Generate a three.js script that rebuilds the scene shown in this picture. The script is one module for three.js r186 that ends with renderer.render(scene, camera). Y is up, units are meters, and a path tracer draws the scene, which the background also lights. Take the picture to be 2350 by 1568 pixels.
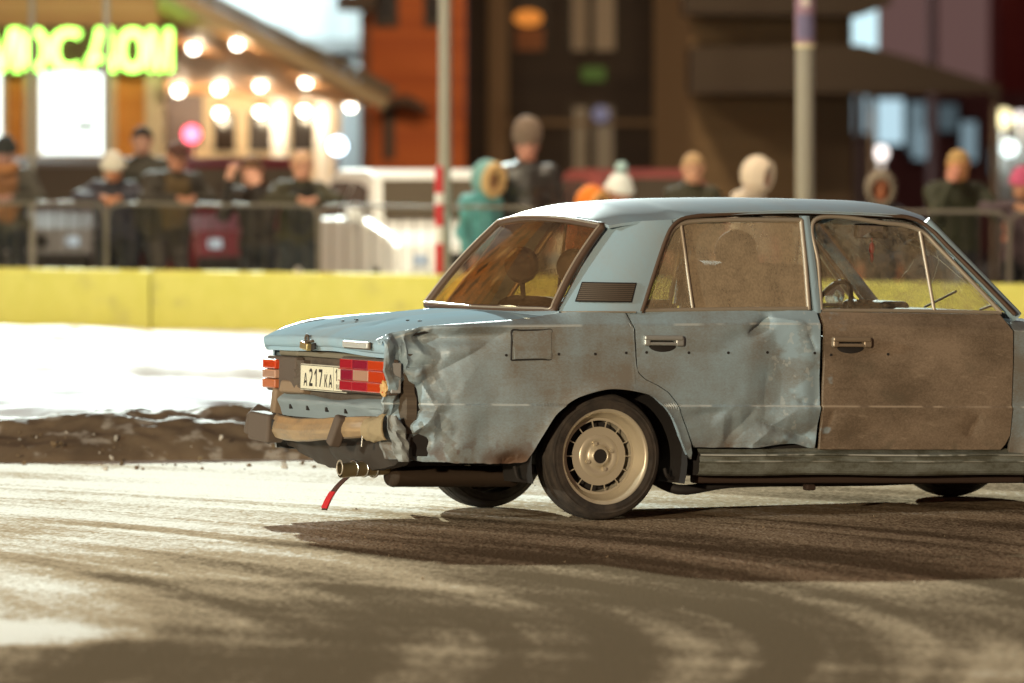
import * as THREE from 'three';
import { mergeGeometries, mergeVertices, toCreasedNormals } from 'three/addons/utils/BufferGeometryUtils.js';
import { RoundedBoxGeometry } from 'three/addons/geometries/RoundedBoxGeometry.js';
import { TextGeometry } from 'three/addons/geometries/TextGeometry.js';
import { FontLoader } from 'three/addons/loaders/FontLoader.js';
import { MarchingCubes } from 'three/addons/objects/MarchingCubes.js';
import { RectAreaLightUniformsLib } from 'three/addons/lights/RectAreaLightUniformsLib.js';
RectAreaLightUniformsLib.init();

// ---------------------------------------------------------------- camera, sky, lamps, exposure
const scene = new THREE.Scene();
const renderer = new THREE.WebGLRenderer({ antialias: true });
renderer.toneMapping = THREE.LinearToneMapping;
renderer.toneMappingExposure = 1.0;
renderer.shadowMap.enabled = true;
const EYE = 1.94, FPX = 8000, W0 = 1024, H0 = 683;
const camera = new THREE.PerspectiveCamera(2 * Math.atan(H0 / 2 / FPX) * 180 / Math.PI, W0 / H0, 0.5, 3000);
camera.position.set(0, EYE, 0);
camera.rotation.x = -1.719 * Math.PI / 180;
camera.focus = 37.0;
camera.userData.fStop = 2.75;

// night sky over a lit town: a dull brownish violet glow, a little stronger near the horizon
{
  const w = 64, h = 32, data = new Float32Array(w * h * 4);
  for (let j = 0; j < h; j++) for (let i = 0; i < w; i++) {
    const e = Math.abs((j + 0.5) / h - 0.5) * 2, k = Math.exp(-e * 2.2), o = (j * w + i) * 4;
    data[o] = 0.082 + 0.062 * k; data[o + 1] = 0.054 + 0.022 * k; data[o + 2] = 0.046 + 0.024 * k; data[o + 3] = 1;
  }
  const sky = new THREE.DataTexture(data, w, h, THREE.RGBAFormat, THREE.FloatType);
  sky.mapping = THREE.EquirectangularReflectionMapping; sky.magFilter = THREE.LinearFilter; sky.needsUpdate = true;
  scene.background = sky; scene.environment = sky;
}
// a faint moon, lost among the lamps
const moon = new THREE.DirectionalLight(0xcfdcff, 0.02);
moon.position.set(-60, 90, -70); moon.castShadow = true; moon.name = 'moon_light'; scene.add(moon, moon.target);

const FLOODS = [
  // [x, y, z, aim x, aim y, aim z, candela, colour, cone, radius]
  { p: [-13.2, 36, -160], t: [-4.6, 0, -46], i: 190000, c: [0.86, 1.0, 0.94], a: 0.100, pen: 1, r: 30, label: 'tall steel floodlight mast far behind the shop with the glowing sign' },
  { p: [-13, 5.6, 2], t: [0.6, 0.5, -38], i: 4500, c: [1.0, 0.81, 0.56], a: 0.3, pen: 0.6, r: 22, label: 'low floodlight mast with warm lamp head on the near side of the track' },
  { p: [-23, 6.5, -22], t: [0, 0.5, -37.4], i: 1500, c: [0.92, 1.0, 0.92], a: 0.3, pen: 0.7, r: 10, label: 'low cool floodlight mast out to the side, level with the sedan' },
  { p: [-14, 22, -50], t: [0, 0.4, -66], i: 2000, c: [1.0, 0.86, 0.60], a: 0.5, pen: 0.6, r: 18, label: 'floodlight mast added beside the dirty snow berm to brighten the yellow blocks' },  // unseen fill lamp, added for the blocks and the crowd
];

// ---------------------------------------------------------------- helpers
function rng(seed) { let a = seed >>> 0; return () => { a = (a + 0x6D2B79F5) | 0; let t = Math.imul(a ^ (a >>> 15), 1 | a); t = (t + Math.imul(t ^ (t >>> 7), 61 | t)) ^ t; return ((t ^ (t >>> 14)) >>> 0) / 4294967296; }; }
const sm = (a, b, x) => { const t = Math.min(1, Math.max(0, (x - a) / (b - a))); return t * t * (3 - 2 * t); };
const lerp = (a, b, t) => a + (b - a) * t;
const clamp = (x, a = 0, b = 1) => Math.min(b, Math.max(a, x));
function hash(ix, iy, s = 0) { let h = Math.imul(ix, 374761393) ^ Math.imul(iy, 668265263) ^ Math.imul(s, 2246822519); h = Math.imul(h ^ (h >>> 13), 1274126177); return ((h ^ (h >>> 16)) >>> 0) / 4294967296; }
function noise(x, y, s = 0) {
  const ix = Math.floor(x), iy = Math.floor(y), fx = x - ix, fy = y - iy, u = fx * fx * (3 - 2 * fx), v = fy * fy * (3 - 2 * fy);
  return lerp(lerp(hash(ix, iy, s), hash(ix + 1, iy, s), u), lerp(hash(ix, iy + 1, s), hash(ix + 1, iy + 1, s), u), v);
}
function fbm(x, y, o = 4, s = 0) { let a = 0.5, t = 0, n = 0; for (let i = 0; i < o; i++) { t += a * noise(x, y, s + i); n += a; x = x * 2.03 + 17.1; y = y * 2.03 + 9.7; a *= 0.5; } return t / n; }
// a piecewise cubic through [x, y] points
function curve(pts) {
  const n = pts.length;
  return (x) => {
    if (x <= pts[0][0]) return pts[0][1]; if (x >= pts[n - 1][0]) return pts[n - 1][1];
    let i = 0; while (x > pts[i + 1][0]) i++;
    const [x0, y0] = pts[i], [x1, y1] = pts[i + 1], h = x1 - x0, t = (x - x0) / h, d = (y1 - y0) / h;
    const sl = (k) => { if (k <= 0 || k >= n - 1) return k <= 0 ? (pts[1][1] - pts[0][1]) / (pts[1][0] - pts[0][0]) : (pts[n - 1][1] - pts[n - 2][1]) / (pts[n - 1][0] - pts[n - 2][0]);
      const a = (pts[k][1] - pts[k - 1][1]) / (pts[k][0] - pts[k - 1][0]), b = (pts[k + 1][1] - pts[k][1]) / (pts[k + 1][0] - pts[k][0]); return a * b <= 0 ? 0 : 2 * a * b / (a + b); };
    const m0 = sl(i), m1 = sl(i + 1), t2 = t * t, t3 = t2 * t;
    return (2 * t3 - 3 * t2 + 1) * y0 + (t3 - 2 * t2 + t) * h * m0 + (-2 * t3 + 3 * t2) * y1 + (t3 - t2) * h * m1;
  };
}
function lin(pts) { return (x) => { const n = pts.length; if (x <= pts[0][0]) return pts[0][1]; if (x >= pts[n - 1][0]) return pts[n - 1][1]; let i = 0; while (x > pts[i + 1][0]) i++; return lerp(pts[i][1], pts[i + 1][1], (x - pts[i][0]) / (pts[i + 1][0] - pts[i][0])); }; }
const C = (r, g, b) => new THREE.Color().setRGB(r, g, b);
const mat = (rgb, rough = 0.7, extra = {}) => new THREE.MeshPhysicalMaterial({ color: C(...rgb), roughness: rough, side: THREE.DoubleSide, ...extra });
const s8 = (c) => Math.round(255 * (c <= 0.0031308 ? 12.92 * c : 1.055 * Math.pow(clamp(c), 1 / 2.4) - 0.055));
function colourTexture(w, h, fn, repeat) {
  const d = new Uint8Array(w * h * 4);
  for (let j = 0; j < h; j++) for (let i = 0; i < w; i++) { const c = fn((i + 0.5) / w, (j + 0.5) / h), o = (j * w + i) * 4; d[o] = s8(c[0]); d[o + 1] = s8(c[1]); d[o + 2] = s8(c[2]); d[o + 3] = 255; }
  return finishTexture(new THREE.DataTexture(d, w, h), true, repeat);
}
function valueTexture(w, h, fn, repeat) {
  const d = new Uint8Array(w * h * 4);
  for (let j = 0; j < h; j++) for (let i = 0; i < w; i++) { const v = Math.round(255 * clamp(fn((i + 0.5) / w, (j + 0.5) / h))), o = (j * w + i) * 4; d[o] = d[o + 1] = d[o + 2] = v; d[o + 3] = 255; }
  return finishTexture(new THREE.DataTexture(d, w, h), false, repeat);
}
function finishTexture(t, srgb, repeat) {
  if (srgb) t.colorSpace = THREE.SRGBColorSpace; t.magFilter = THREE.LinearFilter; t.minFilter = THREE.LinearMipmapLinearFilter; t.generateMipmaps = true;
  if (repeat) { t.wrapS = t.wrapT = THREE.RepeatWrapping; t.repeat.set(...repeat); } t.needsUpdate = true; return t;
}
const mix3 = (a, b, t) => [lerp(a[0], b[0], t), lerp(a[1], b[1], t), lerp(a[2], b[2], t)];

const used = {};
function numbered(name) { const n = used[name] = (used[name] ?? -1) + 1; return n ? name + '_' + String(n).padStart(3, '0') : name; }
function shade(o) { o.traverse((m) => { if (m.isMesh) { m.castShadow = true; m.receiveShadow = true; } }); return o; }
function thing(name, label, category, [x, y, z] = [0, 0, 0], turn = 0, group) {
  const o = new THREE.Group(); o.name = numbered(name); o.position.set(x, y, z); o.rotation.y = turn; o.userData = { label, category }; if (group) o.userData.group = group; scene.add(o); return o;
}
function joined(g) { const list = [].concat(g); if (list.length === 1) return list[0]; return mergeGeometries(list.map((q) => { const k = q.index ? q.toNonIndexed() : q.clone(); for (const a of Object.keys(k.attributes)) if (!['position', 'normal', 'uv'].includes(a)) k.deleteAttribute(a); if (!k.attributes.uv) k.setAttribute('uv', new THREE.BufferAttribute(new Float32Array(k.attributes.position.count * 2), 2)); return k; })); }
function part(name, g, m, parent, label) {
  const o = new THREE.Mesh(joined(g), m); o.name = name; o.castShadow = o.receiveShadow = true; if (label) o.userData.label = label; parent.add(o); return o;
}
function structure(name, g, m) { const o = part(numbered(name), g, m, scene); o.userData.kind = 'structure'; return o; }
function solo(name, g, m, label, category, group) { const o = part(numbered(name), g, m, scene); o.userData = { label, category }; if (group) o.userData.group = group; return o; }
function bx(w, h, d, x = 0, y = 0, z = 0, r) { const g = new THREE.BoxGeometry(w, h, d); if (r) g.applyMatrix4(new THREE.Matrix4().makeRotationFromEuler(new THREE.Euler(...r))); return g.translate(x, y, z); }
function rb(w, h, d, x = 0, y = 0, z = 0, rad = 0.01, r, seg = 2) { const g = new RoundedBoxGeometry(w, h, d, seg, Math.min(rad, w / 2.05, h / 2.05, d / 2.05)); if (r) g.applyMatrix4(new THREE.Matrix4().makeRotationFromEuler(new THREE.Euler(...r))); return g.translate(x, y, z); }
function rod(a, b, r1, r2 = r1, seg = 10) {
  const A = new THREE.Vector3(...a), B = new THREE.Vector3(...b), L = A.distanceTo(B), g = new THREE.CylinderGeometry(r2, r1, L, seg, 1);
  g.applyQuaternion(new THREE.Quaternion().setFromUnitVectors(new THREE.Vector3(0, 1, 0), B.clone().sub(A).normalize())); const m = A.add(B).multiplyScalar(0.5); return g.translate(m.x, m.y, m.z);
}
function tube(pts, r, seg = 24, rs = 8) { return new THREE.TubeGeometry(new THREE.CatmullRomCurve3(pts.map((p) => new THREE.Vector3(...p))), seg, r, rs); }
function prism(poly, depth, bevel = 0) { const s = new THREE.Shape(poly.map(([x, y]) => new THREE.Vector2(x, y))); return new THREE.ExtrudeGeometry(s, { depth, bevelEnabled: bevel > 0, bevelSize: bevel, bevelThickness: bevel, bevelSegments: 2 }); }
// a grid of points f(u, v) -> [x, y, z]; rim(u, v) -> [dx, dy, dz] turns the border inward like a folded sheet edge
function sheet(nu, nv, f, rim, uvf, crease = 0.7) {
  const r = rim ? 1 : 0, cu = nu + 1 + 2 * r, cv = nv + 1 + 2 * r, P = [], U = [], I = [];
  for (let j = 0; j < cv; j++) for (let i = 0; i < cu; i++) {
    const iu = Math.min(nu, Math.max(0, i - r)), jv = Math.min(nv, Math.max(0, j - r)), p = f(iu / nu, jv / nv), edge = r && (i === 0 || j === 0 || i === cu - 1 || j === cv - 1), d = edge ? rim(iu / nu, jv / nv) : [0, 0, 0];
    P.push(p[0] + d[0], p[1] + d[1], p[2] + d[2]); const q = uvf ? uvf(p) : [iu / nu, jv / nv]; U.push(q[0], q[1]);
  }
  for (let j = 0; j < cv - 1; j++) for (let i = 0; i < cu - 1; i++) { const a = j * cu + i, b = a + 1, c = a + cu, d = c + 1; I.push(a, b, d, a, d, c); }
  const g = new THREE.BufferGeometry(); g.setAttribute('position', new THREE.Float32BufferAttribute(P, 3)); g.setAttribute('uv', new THREE.Float32BufferAttribute(U, 2)); g.setIndex(I);
  return crease ? toCreasedNormals(g, crease) : (g.computeVertexNormals(), g);
}
// a place seen at column u and row v of a 2350 x 1568 survey sheet, at a known distance in metres
const KS = 0.43574 / FPX;
const ax = (u, D) => (u - 1175) * KS * D, ay = (v, D) => EYE - (v - 233) * KS * D;

// ---------------------------------------------------------------- floodlight masts
const M_STEEL = mat([0.32, 0.31, 0.29], 0.5, { metalness: 0.6 }), M_DARK = mat([0.02, 0.017, 0.015], 0.7);
for (const f of FLOODS) {
  const g = thing('floodlight_mast', f.label, 'floodlight', [f.p[0], f.p[2] < -80 ? -1.2 : 0, f.p[2]]);
  const top = f.p[1] - g.position.y, dir = new THREE.Vector3(f.t[0] - f.p[0], f.t[1] - f.p[1], f.t[2] - f.p[2]).normalize();
  part('mast', new THREE.CylinderGeometry(0.09, 0.2, top + 0.5, 14).translate(0, (top + 0.5) / 2 - 0.02, -0.5 * Math.sign(dir.z)), M_STEEL, g);
  const head = new THREE.Mesh(new THREE.CylinderGeometry(0.24, 0.16, 0.3, 20, 1, true).rotateX(Math.PI / 2), M_DARK); head.name = 'lamp_head'; head.position.set(0, top, 0); g.add(head); head.lookAt(new THREE.Vector3(...f.t)); head.castShadow = true;
  part('back_plate', new THREE.CircleGeometry(0.158, 18).translate(0, 0, -0.148), M_DARK, head);
  part('lamp_glass', new THREE.CircleGeometry(0.225, 20).translate(0, 0, 0.1), new THREE.MeshStandardMaterial({ color: 0x111111, emissive: C(...f.c), emissiveIntensity: 6 }), head);
  const L = new THREE.SpotLight(C(...f.c), f.i, 0, f.a, f.pen, 2); L.name = 'flood_light'; L.position.set(f.p[0] + dir.x * 0.3, f.p[1] + dir.y * 0.3, f.p[2] + dir.z * 0.3); L.target.position.set(...f.t);
  L.castShadow = true; L.shadow.radius = f.r; L.shadow.mapSize.set(2048, 2048); scene.add(L, L.target);
}

// ---------------------------------------------------------------- ground, track, snow
const groundY = (x, z) => -1.2 * sm(-79, -95, z);
{
  const xs = [], zs = []; for (let i = -40; i <= 40; i++) xs.push(Math.sign(i) * (Math.abs(i) * 0.8 + Math.pow(Math.abs(i) / 40, 4) * 900)); for (let i = 0; i <= 140; i++) zs.push(i < 100 ? 30 - i * 1.5 : -120 - Math.pow((i - 100) / 40, 3) * 1400);
  const P = [], U = [], I = [];
  for (const z of zs) for (const x of xs) { P.push(x, groundY(x, z) - 0.008, z); U.push(x / 6, z / 6); }
  for (let j = 0; j < zs.length - 1; j++) for (let i = 0; i < xs.length - 1; i++) { const a = j * xs.length + i, c = a + xs.length; I.push(a, a + 1, c + 1, a, c + 1, c); }
  const g = new THREE.BufferGeometry(); g.setAttribute('position', new THREE.Float32BufferAttribute(P, 3)); g.setAttribute('uv', new THREE.Float32BufferAttribute(U, 2)); g.setIndex(I); g.computeVertexNormals();
  const tex = colourTexture(512, 512, (u, v) => { const n = fbm(u * 24, v * 24, 4, 3) * 0.6 + noise(u * 200, v * 200, 8) * 0.4; return mix3([0.075, 0.066, 0.056], [0.2, 0.185, 0.17], n); }, [1, 1]);
  structure('ground', g, new THREE.MeshPhysicalMaterial({ map: tex, roughness: 0.9, specularIntensity: 0, side: THREE.DoubleSide }));
}
{ // icy track: worn asphalt with frost, packed snow dust and tyre arcs
  const X0 = -6, X1 = 6, Z0 = -24, Z1 = -68;
  const cover = (x, z) => {
    const dx = x + 14, dz = z + 28, r = Math.hypot(dx, dz), a = Math.atan2(dz, dx);
    const ring = fbm(r * 3.2, a * 3.0, 4, 21), ring2 = fbm(r * 9, a * 5, 3, 33), d2 = Math.hypot(x - 20, z + 60), ring3 = fbm(d2 * 2.6, Math.atan2(z + 60, x - 20) * 4, 3, 44);
    const grain = noise(x * 60, z * 26, 5) * 0.5 + noise(x * 120, z * 60, 6) * 0.5;
    const patch = fbm(x * 0.8 + 3, z * 0.33, 4, 51);
    const left = 0.62 * sm(1.8, -3.0, x + (z + 40) * 0.16) + 0.22 * sm(-31, -41, z), pr = Math.hypot((x + 1.78) / 0.50, (z + 29.1) / 0.85) + 0.5 * (fbm(x * 5, z * 3, 4, 55) - 0.5), palePatch = 0.55 * sm(1.15, 0.55, pr);  // cover rises to the left and back, plus one pale oval patch
    const tyre = (q, w, s) => sm(w, w * 0.35, Math.abs(r - q - 0.12 * Math.sin(a * 9 + q))) * sm(0.30, 0.55, fbm(a * 7, q * 3, 3, s)), marks = 0.30 * tyre(14.9, 0.16, 57) + 0.24 * tyre(16.35, 0.14, 58) + 0.26 * tyre(13.3, 0.15, 59) + 0.18 * tyre(15.55, 0.11, 60) + 0.22 * tyre(12.1, 0.14, 61) + 0.20 * tyre(17.6, 0.16, 62) + 0.2 * tyre(11.2, 0.12, 64);
    let c = 0.21 - marks + left + palePatch + (ring - 0.5) * 0.72 + (ring2 - 0.5) * 0.34 + (ring3 - 0.5) * 0.36 + (patch - 0.5) * 0.7 + (grain - 0.5) * 0.55;
    return clamp(c);
  };
  const N = 2048, cov = new Float32Array(N * N);
  for (let j = 0; j < N; j++) for (let i = 0; i < N; i++) cov[j * N + i] = cover(lerp(X0, X1, (i + 0.5) / N), lerp(Z0, Z1, (j + 0.5) / N));
  const get = (u, v) => cov[Math.floor(v * N) * N + Math.floor(u * N)];
  const map = colourTexture(N, N, (u, v) => { const c = get(u, v); return mix3(mix3([0.125, 0.088, 0.055], [0.42, 0.315, 0.205], sm(0.05, 0.62, c)), [0.82, 0.77, 0.68], sm(0.55, 0.98, c)); });
  const rough = valueTexture(1024, 1024, (u, v) => { const c = get(u, v); return 0.72 + 0.14 * sm(0.35, 0.9, c) + 0.10 * hash(Math.floor(u * 1024), Math.floor(v * 1024), 3); });
  const bump = valueTexture(N, N, (u, v) => get(u, v) * 0.75 + 0.25 * hash(Math.floor(u * N), Math.floor(v * N), 9));
  const g = sheet(2, 2, (u, v) => [lerp(X0, X1, u), 0, lerp(Z0, Z1, v)], null, null, 0);
  structure('icy_track', g, new THREE.MeshPhysicalMaterial({ map, roughnessMap: rough, roughness: 1, bumpMap: bump, bumpScale: 0.010, side: THREE.DoubleSide, specularIntensity: 0 }));
}
{ // clean snow strip between the berm and the yellow blocks
  const snowMap = colourTexture(1024, 1024, (u, v) => {
    const x = u * 18 - 9, z = v * 26 - 70, n = fbm(x * 3, z * 2.2, 5, 61), w = z + 0.5 * (fbm(x * 0.7, 3, 3, 62) - 0.5) + x * 0.12;
    const line = Math.max(sm(0.30, 0.05, Math.abs(w + 57.2)) * sm(0.36, 0.6, fbm(x * 1.6, z * 2, 4, 63)), sm(0.22, 0.04, Math.abs(w + 54.6)) * 0.7 * sm(0.42, 0.62, fbm(x * 2.2, z * 2 + 9, 4, 64))), spot = sm(0.66, 0.8, fbm(x * 4, z * 3.2, 4, 66));
    return mix3(mix3([0.72, 0.74, 0.75], [0.86, 0.87, 0.88], n), [0.40, 0.33, 0.26], clamp(line + spot * 0.6));
  });
  const g = sheet(240, 200, (u, v) => {
    const x = lerp(-9, 9, u), near = -44.6 + 0.28 * Math.sin(x * 0.9), z = lerp(near, -69.5, v), e = sm(0, 0.05, v);
    const h = 0.012 + e * (0.08 * fbm(x * 1.1, z * 0.6, 4, 70) + 0.07 * sm(0.5, 0.7, fbm(x * 0.3, z * 1.1, 3, 77)) + 0.028 * fbm(x * 6, z * 3.5, 3, 71));
    const dB = z - (-64.64 + 0.728 * x); // distance to the line of blocks
    return [x, 0.012 + (h - 0.012) * lerp(0.12, 1, sm(0.2, 3.5, Math.abs(dB))) + 0.035 * Math.exp(-Math.max(0, dB - 0.3) / 0.7) * sm(-0.4, 0.1, dB) * (0.4 + fbm(x * 2.4, 3, 3, 12)), z];
  }, null, (p) => [(p[0] + 9) / 18, (p[2] + 70) / 26], 0);
  structure('snow_field', g, new THREE.MeshPhysicalMaterial({ map: snowMap, roughness: 0.9, specularIntensity: 0.2, side: THREE.DoubleSide }));
}
{ // low berm of dirty ploughed snow
  const ridge = (x) => -43.55 + 0.55 * sm(-3, -1, x) * -1 + 0.35 * Math.sin(x * 0.7 + 1) * 0.4;
  const g = sheet(520, 70, (u, v) => {
    const x = lerp(-9, 9, u), w = 0.62, zc = ridge(x), z = zc + lerp(w * 1.15, -w * 1.2, v), t = (v - 0.5) * 2, prof = Math.pow(Math.max(0, 1 - t * t), 0.8);
    const H = 0.125 + 0.09 * fbm(x * 1.1 + 4, 2, 2, 80) + 0.06 * (noise(x * 0.55 + 0.6, 7, 82) - 0.3);
    const lump = 0.07 * (fbm(x * 2.6, z * 4.5, 4, 85) - 0.45) + 0.02 * (1 - Math.abs(2 * noise(x * 5, z * 8, 86) - 1)) + 0.010 * noise(x * 26, z * 30, 87);
    return [x, Math.max(-0.02, prof * (H + lump * 1.5) - 0.006), z + lump * 0.5];
  }, null, (p) => [p[0] / 3, p[2] / 3], 0);
  const dm = colourTexture(512, 512, (u, v) => { const n = fbm(u * 22, v * 22, 5, 91), w = sm(0.56, 0.74, fbm(u * 30, v * 40, 4, 95)); return mix3(mix3([0.10, 0.068, 0.040], [0.23, 0.165, 0.10], n), [0.50, 0.46, 0.39], w * 0.6); });
  dm.wrapS = dm.wrapT = THREE.RepeatWrapping;
  structure('dirty_snow_berm', g, new THREE.MeshPhysicalMaterial({ map: dm, roughness: 0.85, side: THREE.DoubleSide }));
}
{ // loose crumbs of dirty snow and ice along the berm and over the track
  const g = new THREE.IcosahedronGeometry(1, 1), p = g.attributes.position; for (let i = 0; i < p.count; i++) { const k = 0.75 + 0.5 * hash(Math.round(p.getX(i) * 99), Math.round(p.getY(i) * 99), Math.round(p.getZ(i) * 99)); p.setXYZ(i, p.getX(i) * k, p.getY(i) * k * 0.75, p.getZ(i) * k); } g.computeVertexNormals();
  const N = 800, m = new THREE.InstancedMesh(g, new THREE.MeshPhysicalMaterial({ color: 0xffffff, roughness: 0.9, specularIntensity: 0.2 }), N), R = rng(404), M = new THREE.Matrix4(), q = new THREE.Quaternion(), e = new THREE.Euler();
  for (let i = 0; i < N; i++) {
    const near = i < 700, x = near ? lerp(-6, 4, R()) : lerp(-3.5, 3.5, R()), z = near ? -43.0 + (R() + R() + R() - 1.6) * 0.8 : lerp(-27, -48, R()), s = near ? 0.004 + 0.014 * Math.pow(R(), 4) : 0.002 + 0.005 * Math.pow(R(), 3), dz = (z + 43.55) / 0.72, top = near ? 0.16 * Math.max(0, 1 - dz * dz) : 0;
    q.setFromEuler(e.set(R() * 6, R() * 6, R() * 6)); M.compose(new THREE.Vector3(x, s * 0.4 + top * (0.5 + R() * 0.5), z), q, new THREE.Vector3(s * (0.7 + R() * 0.6), s, s * (0.7 + R() * 0.6))); m.setMatrixAt(i, M);
    const d = R(), w = 0.7 + 0.6 * R(); m.setColorAt(i, d < 0.7 ? C(0.19 * w, 0.135 * w, 0.08 * w) : C(0.5 * w, 0.46 * w, 0.39 * w));
  }
  m.name = 'snow_crumbs'; m.userData = { kind: 'stuff', label: 'loose crumbs of dirty snow and ice along the berm', category: 'snow' }; scene.add(m);
}
// ---------------------------------------------------------------- yellow blocks, crowd barriers, posts
const lineZ = (x, back = 0) => -64.64 + 0.728 * x - back, LANG = -Math.atan(0.728);
const yellowMap = colourTexture(512, 128, (u, v) => { const n = fbm(u * 30, v * 8, 5, 111), s = sm(0.6, 0.8, fbm(u * 9, v * 4, 4, 114)); return mix3(mix3([0.56, 0.54, 0.12], [0.64, 0.61, 0.17], n), [0.42, 0.39, 0.15], s * 0.5); });
const M_YELLOW = new THREE.MeshPhysicalMaterial({ map: yellowMap, roughness: 0.8, specularIntensity: 0.3, side: THREE.DoubleSide });
{
  const prof = [[-0.21, 0], [0.21, 0], [0.21, 0.50], [0.185, 0.53], [-0.185, 0.53], [-0.21, 0.50]];
  const L = 2.98, g = prism(prof, L, 0).rotateY(Math.PI / 2).translate(-L / 2, 0, 0);
  { const p = g.attributes.position, uv = g.attributes.uv; for (let i = 0; i < p.count; i++) uv.setXY(i, p.getX(i) / L + 0.5, p.getY(i)); }
  const labels = ['yellow concrete block below the black knit cap and the pale cap', 'yellow concrete block below the white hatchback and the olive jacket', 'yellow concrete block mostly hidden by the rear window and roof of the sedan', 'yellow concrete block seen through the front door window and past the windscreen'];
  labels.forEach((l, i) => { const xc = -2.885 + (i - 0.5) * 2.43, b = solo('concrete_block', g, M_YELLOW, l, 'concrete block', 'yellow concrete blocks along the snow'); b.position.set(xc, 0, lineZ(xc)); b.rotation.y = LANG; });
}
const M_GALV = mat([0.15, 0.13, 0.11], 0.6, { specularIntensity: 0.3 }), M_BAR = mat([0.07, 0.06, 0.05], 0.7, { specularIntensity: 0.2 });
{
  const L = 2.3, segX = L * Math.cos(-LANG), f = 1.06;
  const frame = tube([[-L / 2 + 0.02, 0.16, 0], [-L / 2 + 0.02, f - 0.12, 0], [-L / 2 + 0.05, f - 0.02, 0], [-L / 2 + 0.14, f, 0], [0, f, 0], [L / 2 - 0.14, f, 0], [L / 2 - 0.05, f - 0.02, 0], [L / 2 - 0.02, f - 0.12, 0], [L / 2 - 0.02, 0.16, 0]], 0.016, 60, 8);
  const bar = rod([0, 0.17, 0], [0, f, 0], 0.0042, 0.0042, 6), rail = rod([-L / 2 + 0.02, 0.17, 0], [L / 2 - 0.02, 0.17, 0], 0.016), foot = tube([[0, 0.17, 0], [0, 0.05, 0.12], [0, 0.012, 0.3]], 0.014, 10, 6), foot2 = tube([[0, 0.17, 0], [0, 0.05, -0.12], [0, 0.012, -0.3]], 0.014, 10, 6);
  const lab = ['steel crowd barrier in front of the black knit cap', 'steel crowd barrier in front of the brown jacket and the raised hands', 'steel crowd barrier in front of the white hatchback', 'steel crowd barrier behind the rear door of the sedan', 'steel crowd barrier behind the windscreen, below the man touching his face', 'steel crowd barrier below the pink knit hat'];
  for (let i = 0; i < 6; i++) {
    const xc = -4.4 + i * segX * 0.995, g = thing('crowd_barrier', lab[i], 'barrier', [xc, 0, lineZ(xc, 1.35)], LANG, 'steel crowd barriers behind the yellow blocks');
    part('frame', frame, M_GALV, g); part('bottom_rail', rail, M_GALV, g);
    for (let k = 1; k < 16; k++) { const b = part('bar', bar, M_BAR, g); b.position.x = -L / 2 + k * L / 16; }
    for (const x of [-0.75, 0.75]) { const a = part('foot', foot, M_GALV, g); a.position.x = x; const c = part('foot', foot2, M_GALV, g); c.position.x = x; }
  }
}
const glow = (rgb, k) => new THREE.MeshStandardMaterial({ color: C(0.02, 0.02, 0.02), emissive: C(...rgb), emissiveIntensity: k, side: THREE.DoubleSide });
const M_POLE = mat([0.30, 0.28, 0.23], 0.6), M_RED = mat([0.50, 0.018, 0.025], 0.5), M_WHITE = mat([0.72, 0.71, 0.68], 0.55), M_CREAM = mat([0.62, 0.52, 0.36], 0.65);
function lampPost(x, z, r, label, sticker, cd) {
  const g = thing('lamp_post', label, 'post', [x, 0, z], 0);
  part('pole', new THREE.CylinderGeometry(r * 0.8, r, 8.2, 18).translate(0, 4.08, 0), M_POLE, g);
  part('base_collar', new THREE.CylinderGeometry(r * 1.6, r * 1.8, 0.25, 18).translate(0, 0.12, 0), M_POLE, g);
  part('arm', tube([[0, 8.1, 0], [0, 8.5, -0.3], [0, 8.6, -1.2]], 0.04), M_POLE, g);
  const hd = part('lamp_head', rb(0.3, 0.12, 0.62, 0, 8.58, -1.45, 0.05), M_DARK, g);
  if (cd) { part('lens', bx(0.2, 0.02, 0.5, 0, 8.51, -1.45), glow([1, 0.86, 0.62], 5), hd); const L = new THREE.SpotLight(C(1.0, 0.86, 0.62), cd, 0, 1.1, 0.6, 2); L.position.set(x, 8.46, z - 1.45); L.target.position.set(x, 0, z - 2.5); L.castShadow = true; L.shadow.radius = 8; L.name = 'added_post_light'; scene.add(L, L.target); }  // unseen lit head and its light, added to brighten the parked cars
  if (sticker) {
    const cv = document.createElement('canvas'); cv.width = 128; cv.height = 512; const c = cv.getContext('2d');
    c.fillStyle = '#8d6f80'; c.fillRect(0, 0, 128, 512); c.fillStyle = '#c9b8b4'; c.beginPath(); c.arc(70, 150, 30, 0, 7); c.fill(); c.beginPath(); c.arc(66, 300, 26, 0, 7); c.fill(); c.fillStyle = '#6d6684'; c.fillRect(20, 360, 90, 110); c.fillStyle = '#cfc3a0'; c.fillRect(0, 492, 128, 20);
    const t = new THREE.CanvasTexture(cv); t.colorSpace = THREE.SRGBColorSpace;
    part('poster', new THREE.CylinderGeometry(r + 0.004, r + 0.004, 0.9, 18, 1, true, -1.4, 2.8).translate(0, 2.82, 0), new THREE.MeshStandardMaterial({ map: t, roughness: 0.7, side: THREE.DoubleSide }), g, 'faded violet poster wrapped round the post');
  }
}
lampPost(ax(1020, 66.6), -66.6, 0.055, 'slim grey-beige lamp post beside the red and white marker', false, 110);
lampPost(ax(1847, 64.4), -64.4, 0.08, 'thick beige lamp post with a violet poster', true, 80);
lampPost(ax(245, 71), -71, 0.032, 'thin dark pole in front of the glowing shop sign');
lampPost(ax(74, 73), -73, 0.03, 'thin pole beside the bright shop window');
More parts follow.
